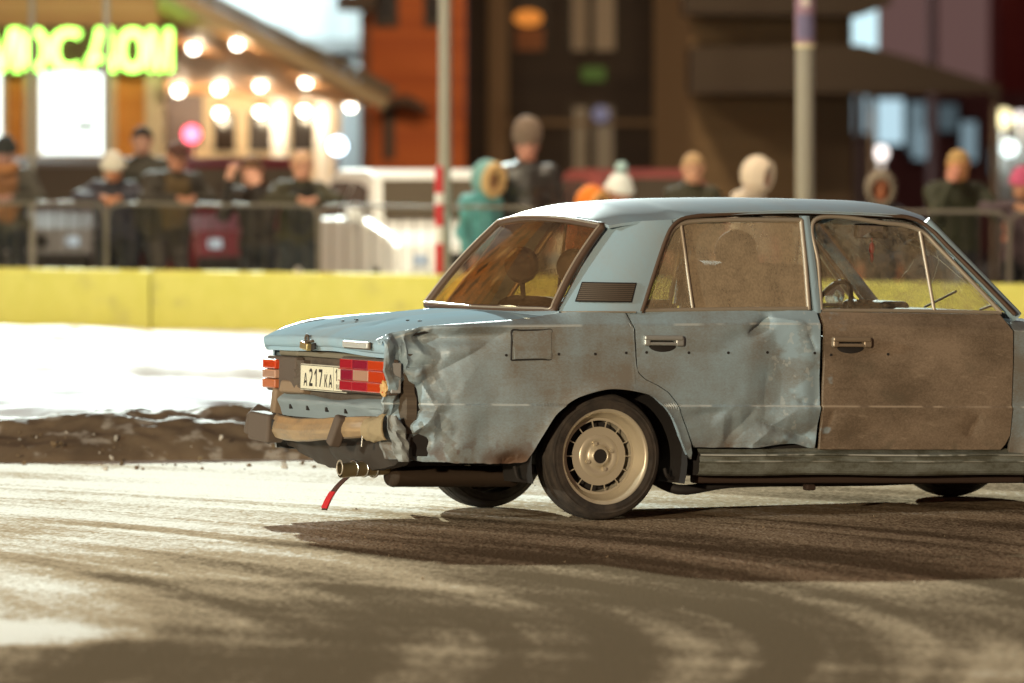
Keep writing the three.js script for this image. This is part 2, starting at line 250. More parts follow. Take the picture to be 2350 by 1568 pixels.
{
  const x = ax(1008, 65.4), g = thing('marker_post', 'red and white striped marker post standing at the yellow blocks', 'marker post', [x, 0, -65.4 + 0.02]);
  const ys = [0, 0.50, 0.80, 0.90, 1.08, 1.15, 1.36]; // alternate bands
  const bands = [[0.0, 0.78, 'r'], [0.78, 0.92, 'w'], [0.92, 1.10, 'r'], [1.10, 1.19, 'w'], [1.19, 1.38, 'r']];
  for (const [a, b, k] of bands) part(k === 'r' ? 'red_band' : 'white_band', new THREE.CylinderGeometry(0.036, 0.036, b - a, 14).translate(0, (a + b) / 2, 0), k === 'r' ? M_RED : M_WHITE, g);
  part('cap', new THREE.SphereGeometry(0.036, 14, 8).translate(0, 1.38, 0), M_RED, g); void ys;
}

// ---------------------------------------------------------------- lit shop with the green sign
function pointLamp(x, y, z, cd, rgb, r = 4) { const l = new THREE.PointLight(C(...rgb), cd, 0, 2); l.position.set(x, y, z); l.castShadow = true; l.shadow.radius = r; l.name = 'lamp_light'; scene.add(l); return l; }
const GL = -1.2; // ground level of the street behind the track
const tanA = mat([0.42, 0.25, 0.11], 0.7), tanB = mat([0.46, 0.29, 0.14], 0.7), orangeA = mat([0.62, 0.24, 0.035], 0.6), orangeB = mat([0.66, 0.27, 0.045], 0.6);
function boards(parent, x0, x1, y0, y1, z, h, mats, seed, name = 'board') { const R = rng(seed); let y = y0; while (y < y1 - 0.01) { const hh = Math.min(h, y1 - y); part(name, bx(x1 - x0, hh - 0.012, 0.03, (x0 + x1) / 2, y + hh / 2, z + R() * 0.006), mats[Math.floor(R() * mats.length)], parent); y += h; } }
{
  const D = 100, Z = -D, g = thing('shop_building', 'tan clad shop with a bright display window and orange panels', 'building', [0, 0, 0]);
  const X = (u) => ax(u, D), Y = (v) => ay(v, D), x0 = X(-420), x1 = X(378);
  part('wall', bx(x1 - x0, 8 - GL, 0.3, (x0 + x1) / 2, (8 + GL) / 2, Z - 0.2), mat([0.34, 0.2, 0.09], 0.8), g);
  boards(g, x0, x1, Y(60) + 0.0, 5.4, Z - 0.03, 0.16, [tanA, tanB], 7); boards(g, x0, x1, GL, Y(362), Z - 0.03, 0.16, [tanA, tanB], 8);
  for (const [a, b] of [[-60, 8], [88, 250]]) {
    const w = part('window', bx(X(b) - X(a) + 0.10, 0.06, 0.1, (X(a) + X(b)) / 2, Y(168) + 0.03, Z + 0.02), M_CREAM, g); part('sill', bx(X(b) - X(a) + 0.14, 0.07, 0.14, (X(a) + X(b)) / 2, Y(354) - 0.03, Z + 0.03), M_CREAM, w);
    part('pane', bx(X(b) - X(a), Y(168) - Y(354), 0.02, (X(a) + X(b)) / 2, (Y(168) + Y(354)) / 2, Z - 0.02), glow([0.90, 1.0, 0.97], 2.4), w);
    for (const u of [a, b]) part('frame', bx(0.06, Y(168) - Y(354), 0.08, X(u), (Y(168) + Y(354)) / 2, Z + 0.02), M_CREAM, w);
    const L = new THREE.RectAreaLight(C(0.90, 1.0, 0.97), 2.4, X(b) - X(a), Y(168) - Y(354)); L.position.set((X(a) + X(b)) / 2, (Y(168) + Y(354)) / 2, Z + 0.09); L.lookAt((X(a) + X(b)) / 2, 1, 0); L.name = 'window_light'; scene.add(L);
  }
  part('notice', bx(0.24, 0.10, 0.01, X(197), Y(290), Z - 0.003), mat([0.18, 0.22, 0.1], 0.7), g);
  for (const [a, b] of [[20, 56], [268, 332]]) boards(g, X(a), X(b), Y(430), Y(172), Z - 0.02, 0.14, [orangeA, orangeB], 9 + a, 'panel');
  for (const [a, b] of [[57, 74], [251, 267], [334, 377]]) part('pilaster', rb(X(b) - X(a), Y(166) - GL, 0.14, (X(a) + X(b)) / 2, (Y(166) + GL) / 2, Z + 0.02, 0.015), M_CREAM, g);
  const board = part('sign_board', rb(X(400) - X(-160), Y(62) - Y(168), 0.06, (X(400) + X(-160)) / 2, (Y(62) + Y(168)) / 2, Z + 0.10, 0.01), mat([0.07, 0.04, 0.015], 0.6), g); void board;
  const font = await new FontLoader().loadAsync('fonts/droid/droid_sans_bold.typeface.json');
  const M_SIGN = glow([0.42, 1.0, 0.13], 6.5);
  const word = [['М', -38, 50], ['О', 53, 112], ['С', 116, 188], ['Д', 202, 268], ['О', 272, 340], ['М', 342, 397]];
  for (const [ch, a, b] of word) {
    const t = new TextGeometry(ch, { font, size: 0.5, depth: 0.05, curveSegments: 8 }); t.computeBoundingBox(); const q = t.boundingBox, w = X(b) - X(a), hgt = Y(66) - Y(165);
    t.translate(-q.min.x, -q.min.y, 0); t.scale(w / (q.max.x - q.min.x), hgt / (q.max.y - q.min.y), 1); t.translate(X(a), Y(165), Z + 0.135); part('sign_letter', t, M_SIGN, g);
  }
  for (const [a, b] of [[-38, 188], [202, 397]]) { const L = new THREE.RectAreaLight(C(0.5, 1.0, 0.1), 0.3, X(b) - X(a), 0.4); L.position.set((X(a) + X(b)) / 2, Y(116), Z + 0.21); L.lookAt((X(a) + X(b)) / 2, Y(116), 0); L.name = 'sign_light'; scene.add(L); }
}
{ // porch: board ceiling falling to the back, verge board, lit colonnade
  const g = thing('porch', 'lit porch with sloping board ceiling, many round lamps and cream columns', 'porch', [0, 0, 0]);
  const DN = 98, DF = 107, P = (u, v, D) => [ax(u, D), ay(v, D), -D];
  const ceilM = [mat([0.46, 0.21, 0.07], 0.6), mat([0.42, 0.185, 0.06], 0.6)];
  const nearL = P(362, -22, DN), nearR = P(862, 236, DN), farL = P(362, 206, DF), farR = P(812, 244, DF), N = 14;
  for (let i = 0; i < N; i++) {
    const q = (s, t) => [0, 1, 2].map((k) => lerp(lerp(nearL[k], nearR[k], s), lerp(farL[k], farR[k], s), t)), a = i / N, b = (i + 0.93) / N;
    part('ceiling_board', sheet(1, 1, (u, v) => { const p = q(u, lerp(a, b, v)); return [p[0], p[1] + (i % 2) * 0.004, p[2]]; }, () => [0, 0.03, 0], null, 0.5), ceilM[i % 2], g);
  }
  const mid = (p, q) => [0, 1, 2].map((k) => (p[k] + q[k]) / 2), m = mid(nearL, nearR), L = Math.hypot(nearR[0] - nearL[0], nearR[1] - nearL[1]), an = Math.atan2(nearR[1] - nearL[1], nearR[0] - nearL[0]);
  part('verge_board', bx(L + 0.3, 0.17, 0.06, m[0], m[1] + 0.06, m[2] + 0.05, [0, 0, an]), mat([0.30, 0.22, 0.13], 0.7), g);
  part('roof_edge', bx(L + 0.36, 0.13, 0.5, m[0] + 0.06, m[1] + 0.205, m[2] - 0.12, [0, 0, an]), mat([0.10, 0.075, 0.05], 0.7), g);
  const D = 107.4, X = (u) => ax(u, D), Y = (v) => ay(v, D);
  part('back_wall', bx(X(780) - X(362), Y(205) - GL, 0.2, (X(780) + X(362)) / 2, (Y(205) + GL) / 2, -D - 0.15), mat([0.60, 0.46, 0.28], 0.75), g);
  for (const [a, b] of [[490, 541], [570, 624], [668, 722]]) { const w = part('window', bx(X(b) - X(a) + 0.08, Y(258) - Y(348) + 0.08, 0.05, (X(a) + X(b)) / 2, (Y(258) + Y(348)) / 2, -D - 0.03), M_CREAM, g); part('pane', bx(X(b) - X(a), Y(258) - Y(348), 0.02, (X(a) + X(b)) / 2, (Y(258) + Y(348)) / 2, -D + 0.01), mat([0.03, 0.02, 0.014], 0.15), w); }
  part('doorway', bx(X(468) - X(382), Y(215) - Y(335), 0.03, (X(468) + X(382)) / 2, (Y(215) + Y(335)) / 2, -D - 0.02), mat([0.14, 0.10, 0.09], 0.6), g);
  for (const [a, b] of [[626, 662], [726, 766]]) part('column', new THREE.CylinderGeometry((X(b) - X(a)) / 2, (X(b) - X(a)) / 2, Y(212) - GL, 16).translate((X(a) + X(b)) / 2, (Y(212) + GL) / 2, -D + 0.45), M_WHITE, g);
  const spots = [[445, 105], [545, 95], [410, 203], [503, 198], [598, 190], [703, 182], [505, 253], [598, 250], [698, 247], [805, 238]];
  spots.forEach(([u, v], i) => {
    const s = (u - 362) / 500, near = lerp(-22, 236, s), far = lerp(206, 244, s), t = clamp((v - near) / (far - near), 0.06, 0.97), d = lerp(DN, DF, t), x = ax(u, d), y = ay(v, d);
    const l = part('ceiling_lamp', new THREE.CylinderGeometry(0.085, 0.06, 0.09, 14).translate(x, y + 0.03, -d + 0.05), M_DARK, g);
    part('bulb', new THREE.SphereGeometry(0.065, 14, 10).translate(x, y - 0.03, -d + 0.06), glow([1.0, 0.93, 0.78], 14), l);
    pointLamp(x, y - 0.14, -d + 0.12, 1.5, [1.0, 0.80, 0.52], 3);
  });
}
{ // pale hall whose snowy roof shows above the porch, with an unseen wall lamp added to brighten it
  const D = 128, X = (u) => ax(u, D), Y = (v) => ay(v, D), g = thing('pale_hall', 'pale grey metal clad hall behind the porch', 'building', [0, 0, 0]);
  const pm = [mat([0.48, 0.50, 0.50], 0.6), mat([0.42, 0.44, 0.45], 0.6), mat([0.53, 0.55, 0.56], 0.6)];
  for (let i = 0; i < 16; i++) { const a = lerp(330, 842, i / 16), b = lerp(330, 842, (i + 0.96) / 16); part('cladding_panel', bx(X(b) - X(a), 9, 0.12, (X(a) + X(b)) / 2, 3.3, -D + (i % 2) * 0.02), pm[(i * 7) % 3], g); }
  part('gutter', bx(X(840) - X(560), 0.22, 0.3, (X(840) + X(560)) / 2, Y(105), -D + 0.2), mat([0.25, 0.25, 0.25], 0.6), g);
  const lamp = thing('added_wall_floodlight', 'unseen white floodlight added above the porch roof to brighten the pale hall', 'floodlight', [X(500), Y(-90), -D + 3.2]);
  part('arm', rod([0, -0.1, 0], [0, -0.1, -3.1], 0.03), M_STEEL, lamp); part('housing', rb(0.34, 0.24, 0.2, 0, 0, 0.02, 0.03), M_DARK, lamp); part('lens', bx(0.28, 0.18, 0.01, 0, 0, -0.086), glow([0.85, 1, 1], 4), lamp);
  const L = new THREE.SpotLight(C(0.80, 1.0, 1.0), 190, 0, 1.15, 0.9, 2); L.position.set(X(500), Y(-90), -D + 3.08); L.target.position.set(X(640), Y(130), -D); L.castShadow = true; L.shadow.radius = 6; L.name = 'added_wall_flood'; scene.add(L, L.target);
}
{ // orange timber house
  const D = 112, X = (u) => ax(u, D), Y = (v) => ay(v, D), g = thing('orange_house', 'orange timber house with dark trim between the porch and the dark building', 'house', [0, 0, 0]);
  const om = [mat([0.50, 0.105, 0.012], 0.65), mat([0.46, 0.092, 0.010], 0.65), mat([0.54, 0.12, 0.016], 0.65)], x0 = X(832), x1 = X(1068);
  part('wall', bx(x1 - x0 - 0.02, 7 - GL, 0.3, (x0 + x1) / 2, (7 + GL) / 2, -D - 0.2), om[1], g);
  boards(g, x0, x1, GL, 6.0, -D - 0.02, 0.13, om, 31);
  const dk = mat([0.06, 0.035, 0.02], 0.6), gl = mat([0.02, 0.016, 0.014], 0.12);
  for (const [a, b] of [[868, 906], [982, 1004]]) { const w = part('window', bx(X(b) - X(a) + 0.1, 1.3, 0.08, (X(a) + X(b)) / 2, Y(62) + 0.65, -D + 0.04), dk, g); part('pane', bx(X(b) - X(a), 1.15, 0.02, (X(a) + X(b)) / 2, Y(58) + 0.64, -D + 0.09), gl, w); }
  const arch = new THREE.Shape(); arch.moveTo(X(868), Y(252)); arch.quadraticCurveTo(X(922), Y(185), X(985), Y(252)); arch.lineTo(X(972), Y(256)); arch.quadraticCurveTo(X(922), Y(222), X(880), Y(256));
  part('arched_canopy', new THREE.ExtrudeGeometry(arch, { depth: 0.5, bevelEnabled: false }).translate(0, 0, -D + 0.02), dk, g);
  part('door_frame', bx(X(906) - X(880), Y(236) - Y(365), 0.1, (X(906) + X(880)) / 2, (Y(236) + Y(365)) / 2, -D + 0.04), dk, g);
  part('eave', bx(X(862) - X(778), 0.22, 1.2, (X(862) + X(778)) / 2, Y(8), -D + 0.3), dk, g);
  part('corner_board', bx(X(850) - X(828), 6 - GL, 0.1, X(839), (6 + GL) / 2, -D + 0.03), mat([0.17, 0.06, 0.025], 0.7), g);
}
{ // dark timber building with pilasters
  const D = 116, X = (u) => ax(u, D), Y = (v) => ay(v, D), g = thing('dark_building', 'dark brown building with pale curtains and tan pilasters', 'building', [0, 0, 0]);
  const dm = [mat([0.040, 0.024, 0.014], 0.7), mat([0.034, 0.020, 0.012], 0.7)], tan = mat([0.25, 0.165, 0.09], 0.75), curtain = mat([0.50, 0.43, 0.34], 0.85);
  part('wall', bx(X(1620) - X(1070), 8 - GL, 0.3, (X(1620) + X(1070)) / 2, (8 + GL) / 2, -D - 0.2), dm[1], g);
  boards(g, X(1070), X(1600), GL, 6, -D - 0.02, 0.22, dm, 41);
  for (const [a, b] of [[1120, 1166], [1500, 1590]]) part('pilaster', bx(X(b) - X(a), 7 - GL, 0.16, (X(a) + X(b)) / 2, (7 + GL) / 2, -D + 0.06), tan, g);
  const w1 = part('window', bx(X(1252) - X(1180) + 0.1, 2.0, 0.05, X(1216), Y(118) + 0.98, -D + 0.03), mat([0.03, 0.02, 0.012], 0.6), g);
  part('blind', bx(X(1248) - X(1184), Y(66) - Y(116), 0.02, X(1216), Y(91), -D + 0.065), mat([0.30, 0.12, 0.05], 0.8), w1);
  part('reflected_glow', new THREE.SphereGeometry(0.2, 16, 10).scale(1.05, 0.6, 0.5).translate(X(1212), Y(42), -D + 0.12), glow([1.0, 0.32, 0.05], 0.75), w1);  // glowing oval stands for a lamp glow reflected in the window
  const w2 = part('window', bx(X(1412) - X(1306) + 0.1, 2.0, 0.05, X(1359), Y(118) + 0.98, -D + 0.03), mat([0.03, 0.02, 0.012], 0.6), g);
  for (const [a, b] of [[1312, 1348], [1364, 1410]]) part('curtain', sheet(24, 1, (u, v) => [lerp(X(a), X(b), u), lerp(Y(116), 4.6, v), -D + 0.10 + 0.02 * Math.sin(u * 20)], null, null, 0), curtain, w2);
  const dr = part('door', bx(X(1412) - X(1306) + 0.06, Y(236) - GL, 0.06, X(1359), (Y(236) + GL) / 2, -D + 0.04), mat([0.05, 0.033, 0.02], 0.6), g);
  for (const [a, b] of [[1318, 1346], [1366, 1406]]) part('door_pane', bx(X(b) - X(a), Y(246) - Y(430), 0.02, (X(a) + X(b)) / 2, (Y(246) + Y(430)) / 2, -D + 0.085), mat([0.40, 0.36, 0.28], 0.35), dr);
  part('exit_sign', rb(0.34, 0.2, 0.06, X(1362), Y(170), -D + 0.08, 0.02), glow([0.26, 0.42, 0.08], 0.2), g);
  part('door_lamp', new THREE.SphereGeometry(0.12, 12, 8).translate(X(1378), Y(262), -D + 0.3), glow([0.6, 0.55, 0.75], 0.28), g);
  part('plinth_rail', bx(X(1500) - X(1166), 0.07, 0.1, (X(1500) + X(1166)) / 2, Y(282), -D + 0.06), tan, g);
}
{ // tan wing with two dark canopies
  const D = 110, X = (u) => ax(u, D), Y = (v) => ay(v, D), g = thing('tan_wing', 'tan building wing with wide dark canopies', 'building', [0, 0, 0]);
  const tan = mat([0.21, 0.14, 0.075], 0.75), tan2 = mat([0.24, 0.165, 0.09], 0.75), dk = mat([0.030, 0.019, 0.011], 0.7);
  part('wall', bx(X(1955) - X(1585), 6.5 - GL, 0.3, (X(1955) + X(1585)) / 2, (6.5 + GL) / 2, -D - 0.2), tan, g);
  boards(g, X(1615), X(1832), GL, Y(222), -D - 0.02, 0.3, [tan2, tan], 51, 'wall_panel');
  part('fascia_panel', bx(X(1930) - X(1592), Y(52) - Y(98), 0.08, (X(1930) + X(1592)) / 2, (Y(52) + Y(98)) / 2, -D + 0.1), tan2, g);
  const can = prism([[X(1575), Y(112)], [X(1955), Y(106)], [X(2040), Y(128)], [X(2270), Y(198)], [X(2270), Y(214)], [X(1575), Y(216)]], 2.4); part('canopy', can.translate(0, 0, -D + 0.12), dk, g);
  const up = prism([[X(1562), Y(-90)], [X(2030), Y(-60)], [X(2030), Y(14)], [X(1960), Y(40)], [X(1562), Y(36)]], 1.8); part('upper_canopy', up.translate(0, 0, -D + 0.12), dk, g);
  part('corner_post', bx(X(1955) - X(1838), Y(216) - GL, 0.3, (X(1955) + X(1838)) / 2, (Y(216) + GL) / 2, -D + 0.05), mat([0.10, 0.066, 0.036], 0.7), g);
  for (const u of [1985, 2262]) part('canopy_post', rod([X(u), GL, -D + 2.2], [X(u), Y(205), -D + 2.2], 0.05), mat([0.16, 0.13, 0.1], 0.6), g);
}
{ // far street: a mall front with cool lit panes, red brown blocks and lamps
  const D = 165, X = (u) => ax(u, D), Y = (v) => ay(v, D), g = thing('far_mall', 'distant reddish brown building with a few cool lit windows', 'building', [0, 0, 0]);
  const rm = mat([0.20, 0.085, 0.075], 0.8);
  part('wall', bx(X(2700) - X(1900), Y(212) - GL, 0.4, (X(2700) + X(1900)) / 2, (Y(212) + GL) / 2, -D - 0.3), rm, g);
  const panes = [[1960, 222, 1992, 305, 0.55], [2012, 228, 2072, 330, 0.85], [2086, 236, 2122, 350, 0.22], [2096, 300, 2128, 365, 0.3], [2150, 240, 2196, 300, 0.10], [2206, 280, 2240, 370, 0.30], [2275, 340, 2292, 400, 0.22]];
  for (const [a, c, b, d, k] of panes) { const w = part('window', bx(X(b) - X(a) + 0.16, Y(c) - Y(d) + 0.16, 0.1, (X(a) + X(b)) / 2, (Y(c) + Y(d)) / 2, -D - 0.06), M_DARK, g); part('pane', bx(X(b) - X(a), Y(c) - Y(d), 0.04, (X(a) + X(b)) / 2, (Y(c) + Y(d)) / 2, -D + 0.01), glow([0.62, 0.88, 1.0], k), w); }
  const bl = thing('far_block', 'distant tall red edged block beyond the canopy', 'building', [0, 0, 0]);
  part('wall', bx(X(2900) - X(2335), 14, 4, (X(2900) + X(2335)) / 2, 5, -D - 8), mat([0.30, 0.05, 0.04], 0.8), bl);
  const lit = [['far_lamp', 2302, 272, 0.17, [1.0, 0.86, 0.45], 2.4, 'yellowish street lamp above the far pavement'], ['far_lamp', 2315, 340, 0.13, [0.85, 1.0, 0.98], 3.2, 'white round lamp below the yellowish one'], ['far_lamp', 2022, 351, 0.12, [1.0, 0.9, 0.85], 2.6, 'small white lamp under the canopy edge'], ['far_lamp', 2342, 268, 0.09, [1, 0.9, 0.85], 2.0, 'pale lamp beside the yellowish street lamp']];
  for (const [n, u, v, r, c, k, l] of lit) { const d = 150, q = thing(n, l, 'lamp', [ax(u, d), GL, -d]), y = ay(v, d) - GL; part('pole', rod([0, 0, -0.1], [0, y, -0.1], 0.05), M_STEEL, q); part('globe', new THREE.SphereGeometry(r, 16, 12).translate(0, y, 0), glow(c, k), q); pointLamp(ax(u, d), ay(v, d), -d + r + 0.1, 4, c, 8); }
  const sb = thing('light_column', 'bright bluish advertising column beside the upper canopy', 'sign', [ax(1972, 140), GL, -140]);
  part('panel', rb(0.62, 2.0, 0.2, 0, ay(80, 140) - GL, 0, 0.06), glow([0.66, 0.93, 1.0], 1.15), sb); part('post', rod([0, 0, 0], [0, ay(118, 140) - GL - 0.2, 0], 0.08), M_STEEL, sb);
  const ml = thing('street_mast', 'slim grey mast standing behind the canopy', 'mast', [ax(2140, 135), GL, -135]); part('pole', rod([0, 0, 0], [0, 9, 0], 0.11, 0.07), mat([0.36, 0.24, 0.24], 0.6), ml); part('arm', tube([[0, 9, 0], [0, 9.3, 0.4], [0, 9.35, 1.4]], 0.05), M_STEEL, ml);
}
// street lamps added to brighten the fronts; their heads hang above the picture
for (const [x, z, label, cd, c, px] of [[-4.6, -93.5, 'added street lamp over the shop forecourt', 190, [1.0, 0.80, 0.50], -3.6], [0.2, -102, 'added street lamp in front of the orange house', 135, [1.0, 0.72, 0.42], -1.02], [3.6, -100, 'added street lamp in front of the tan wing', 120, [1.0, 0.74, 0.45], 4.6]]) {
  const g = thing('added_street_lamp', label, 'street lamp', [x, GL, z], 0, 'added street lamps over the forecourt');
  part('pole', rod([px, 0, 1.5], [px, 7.2, 1.5], 0.06, 0.05), M_STEEL, g); part('arm', tube([[px, 7.2, 1.5], [px * 0.85, 7.7, 1.2], [0, 7.85, 0]], 0.035), M_STEEL, g);
  const h = part('lamp_head', rb(0.5, 0.1, 0.26, 0, 7.82, 0, 0.04), M_DARK, g); part('lens', bx(0.4, 0.02, 0.18, 0, 7.76, 0), glow(c, 5), h);
  const L = new THREE.SpotLight(C(...c), cd, 0, 1.25, 0.7, 2); L.position.set(x, GL + 7.7, z); L.target.position.set(x, GL + 1, z - 5); L.castShadow = true; L.shadow.radius = 8; L.name = 'added_street_light'; scene.add(L, L.target);
}
{ // red signal lamp and white lamp on the forecourt
  for (const [u, v, d, c, k, l] of [[440, 308, 92, [1.0, 0.10, 0.16], 6, 'red lamp glowing on a short post before the porch'], [775, 335, 92, [0.75, 0.88, 1.0], 6, 'bluish white lamp on a short post beside the porch column']]) {
    const g = thing('signal_lamp', l, 'lamp', [ax(u, d), GL, -d]), y = ay(v, d) - GL; part('post', rod([0, 0, -0.06], [0, y - 0.05, -0.06], 0.03), M_DARK, g); part('housing', new THREE.CylinderGeometry(0.12, 0.12, 0.1, 16).rotateX(Math.PI / 2).translate(0, y, -0.06), M_DARK, g);
    part('lens', new THREE.SphereGeometry(0.1, 16, 10).scale(1, 1, 0.5).translate(0, y, 0), glow(c, k), g); pointLamp(ax(u, d), ay(v, d), -d + 0.12, 4, c, 4);
  }
}

{ // unseen apartment block and floodlight, added so an orange front is mirrored in the sedan's rear window
  const g = thing('added_apartment_block', 'unseen tall apartment block added for its orange reflection in the rear window', 'building', [-33, GL, -86], 0.72);
  const clad = [mat([0.46, 0.25, 0.11], 0.85), mat([0.42, 0.22, 0.095], 0.85)];
  part('wall', bx(28, 34, 8, 0, 17, -4.1), clad[0], g);
  const fr = bx(1.7, 1.9, 0.08, 0, 0, 0.02), pn = bx(1.5, 1.7, 0.04, 0, 0, 0.075), lit = [glow([1.0, 0.45, 0.10], 1.2), mat([0.10, 0.05, 0.03], 0.3)], R = rng(61);
  for (let j = 0; j < 10; j++) for (let i = 0; i < 8; i++) { const w = part('window', fr, clad[1], g); w.position.set(-11.6 + i * 3.3, 3 + j * 3.1, 0); part('pane', pn, lit[R() < 0.3 ? 0 : 1], w); }
  const f = thing('added_facade_floodlight', 'added orange floodlight on a short post washing the added apartment block', 'floodlight', [-20, GL, -62]);
  part('post', rod([0, 0, 0], [0, 4.9, 0], 0.08, 0.06), M_STEEL, f); const hd = new THREE.Group(); hd.name = 'lamp_head'; hd.position.set(0, 5.2, 0); f.add(hd); hd.lookAt(-33, 15, -86); part('housing', rb(0.4, 0.3, 0.2, 0, 0, -0.11, 0.03), M_DARK, hd); part('lens', bx(0.34, 0.24, 0.01, 0, 0, 0), glow([1.0, 0.45, 0.10], 5), hd);
  const L = new THREE.SpotLight(C(1.0, 0.46, 0.10), 9000, 0, 0.62, 0.7, 2); L.position.set(-20.16, GL + 5.33, -62.3); L.target.position.set(-33, 15, -86); L.castShadow = true; L.shadow.radius = 8; L.name = 'added_facade_light'; scene.add(L, L.target);
}

// ---------------------------------------------------------------- parked cars behind the barrier
const M_TYRE = mat([0.016, 0.015, 0.014], 0.85), M_GLASSD = mat([0.11, 0.09, 0.065], 0.15), M_RIM = mat([0.4, 0.4, 0.4], 0.4, { metalness: 0.6 });  // parked car glass has a tan reflection put into its colour
function parkedCar(name, label, x, z, turn, rgb, { hatch = true, lamps = true } = {}) {
  const g = thing(name, label, 'car', [x, groundY(x, z), z], turn, 'cars parked behind the crowd'), pm = mat(rgb, 0.4, { specularIntensity: 0.4 });
  const low = [[-1.95, 0.30], [-1.98, 0.55], [-1.92, 0.80], hatch ? [-1.80, 0.86] : [-1.86, 0.86], [-0.3, 0.90], [0.75, 0.90], [1.55, 0.78], [1.93, 0.68], [2.0, 0.48], [1.95, 0.26], [1.55, 0.22], [1.52, 0.36], [1.38, 0.53], [1.2, 0.56], [1.0, 0.50], [0.88, 0.36], [0.86, 0.22], [-0.90, 0.22], [-0.92, 0.36], [-1.05, 0.52], [-1.25, 0.57], [-1.45, 0.50], [-1.58, 0.34], [-1.6, 0.26]];
  part('body', prism(low, 1.5, 0.05).translate(0, 0, -0.75), pm, g);
  const top = hatch ? [[-1.82, 0.88], [-1.30, 1.28], [-1.05, 1.345], [0.0, 1.355], [0.22, 1.30], [0.85, 0.90]] : [[-1.2, 0.88], [-0.85, 1.28], [-0.6, 1.345], [0.0, 1.355], [0.22, 1.30], [0.85, 0.90]];
  const cab = prism(top, 1.34, 0.04).translate(0, 0, -0.67), p = cab.attributes.position; for (let i = 0; i < p.count; i++) p.setZ(i, p.getZ(i) * (1 - 0.20 * sm(0.9, 1.36, p.getY(i)))); cab.computeVertexNormals(); part('cabin', cab, pm, g);
  const sideG = (a, b, c, d) => [1, -1].map((s) => { const q = (x, y) => [x, y, s * (0.717 * (1 - 0.20 * sm(0.9, 1.36, y)) + 0.004)]; return sheet(4, 4, (u, v) => q(lerp(lerp(a[0], b[0], u), lerp(d[0], c[0], u), v), lerp(lerp(a[1], b[1], u), lerp(d[1], c[1], u), v)), null, null, 0); });
  const r0 = top[0][0] + 0.22, t0 = top[1][0] + 0.16;
  for (const w of sideG([r0, 0.93], [-0.42, 0.93], [-0.42, 1.28], [t0, 1.27])) part('rear_side_window', w, M_GLASSD, g);
  for (const w of sideG([-0.36, 0.93], [0.66, 0.93], [0.16, 1.26], [-0.36, 1.28])) part('front_side_window', w, M_GLASSD, g);
  part('windscreen', sheet(6, 4, (u, v) => { const y = lerp(0.93, 1.28, v), zz = lerp(-0.62, 0.62, u) * (1 - 0.20 * sm(0.9, 1.36, y)); return [lerp(0.845, 0.285, v) + 0.03, y + 0.02, zz]; }, null, null, 0), M_GLASSD, g);
  part('rear_window', sheet(6, 4, (u, v) => { const y = lerp(0.93, 1.26, v), zz = lerp(-0.58, 0.58, u) * (1 - 0.20 * sm(0.9, 1.36, y)); return [lerp(top[0][0] + 0.04, top[1][0] - 0.03, v) - 0.045, y + 0.02, zz]; }, null, null, 0), M_GLASSD, g);
  for (const wx of [-1.25, 1.2]) for (const s of [1, -1]) { const w = part('wheel', new THREE.TorusGeometry(0.205, 0.085, 10, 24).translate(wx, 0.29, s * 0.69), M_TYRE, g); part('rim', new THREE.CylinderGeometry(0.17, 0.17, 0.05, 20).rotateX(Math.PI / 2).translate(wx, 0.29, s * 0.72), M_RIM, w); }
  part('front_bumper', rb(0.16, 0.16, 1.56, 2.03, 0.40, 0, 0.05), M_DARK, g); part('rear_bumper', rb(0.16, 0.16, 1.56, -2.04, 0.42, 0, 0.05), M_DARK, g);
  for (const s of [1, -1]) {
    part('headlamp', rb(0.05, 0.09, 0.13, 2.04, 0.60, s * 0.6, 0.02), lamps ? glow([0.9, 1.0, 1.0], 0.5) : mat([0.6, 0.6, 0.58], 0.15), g);
    part('tail_lamp', rb(0.05, 0.13, 0.34, -2.0, 0.68, s * 0.55, 0.02), mat([0.35, 0.02, 0.02], 0.2), g);
    part('mirror', rb(0.1, 0.12, 0.16, 0.55, 0.98, s * 0.82, 0.03), pm, g);
  }
  part('grille', rb(0.03, 0.12, 0.7, 2.05, 0.60, 0, 0.02), M_DARK, g); part('number_plate', bx(0.02, 0.11, 0.5, 2.118, 0.40, 0), mat([0.10, 0.10, 0.095], 0.8, { specularIntensity: 0.1 }), g);
  return g;
}
parkedCar('parked_car', 'white hatchback parked nose out beside the red and white marker', -0.74, -71.1, -1.31, [0.80, 0.81, 0.79]).scale.y = 0.96;
parkedCar('parked_car', 'dark red car parked between the spectators, front lamps shining', -2.66, -77.5, -1.35, [0.16, 0.02, 0.03], { hatch: false });
parkedCar('parked_car', 'dull grey car behind the person in the black knit cap', -4.45, -79, -1.75, [0.20, 0.19, 0.19], { hatch: false, lamps: true });
parkedCar('parked_car', 'faded red car behind the white bobble hat', 1.22, -76.5, -1.25, [0.42, 0.12, 0.11], { hatch: false, lamps: false }).scale.setScalar(0.93);
// ---------------------------------------------------------------- people
const V = (x, y, z) => [x, y, z];
function capsule(px, py, pz, b) { // distance to a tapered capsule b = {a, d, l2, r1, r2}
  const x = px - b.a[0], y = py - b.a[1], z = pz - b.a[2], t = b.l2 ? clamp((x * b.d[0] + y * b.d[1] + z * b.d[2]) / b.l2) : 0, qx = x - b.d[0] * t, qy = y - b.d[1] * t, qz = (z - b.d[2] * t) / (b.flat || 1);
  return Math.sqrt(qx * qx + qy * qy + qz * qz) - lerp(b.r1, b.r2, t);
}
const bone = (a, b, r1, r2, col, flat) => { const d = [b[0] - a[0], b[1] - a[1], b[2] - a[2]]; return { a, d, l2: d[0] ** 2 + d[1] ** 2 + d[2] ** 2, r1, r2, col, flat }; };
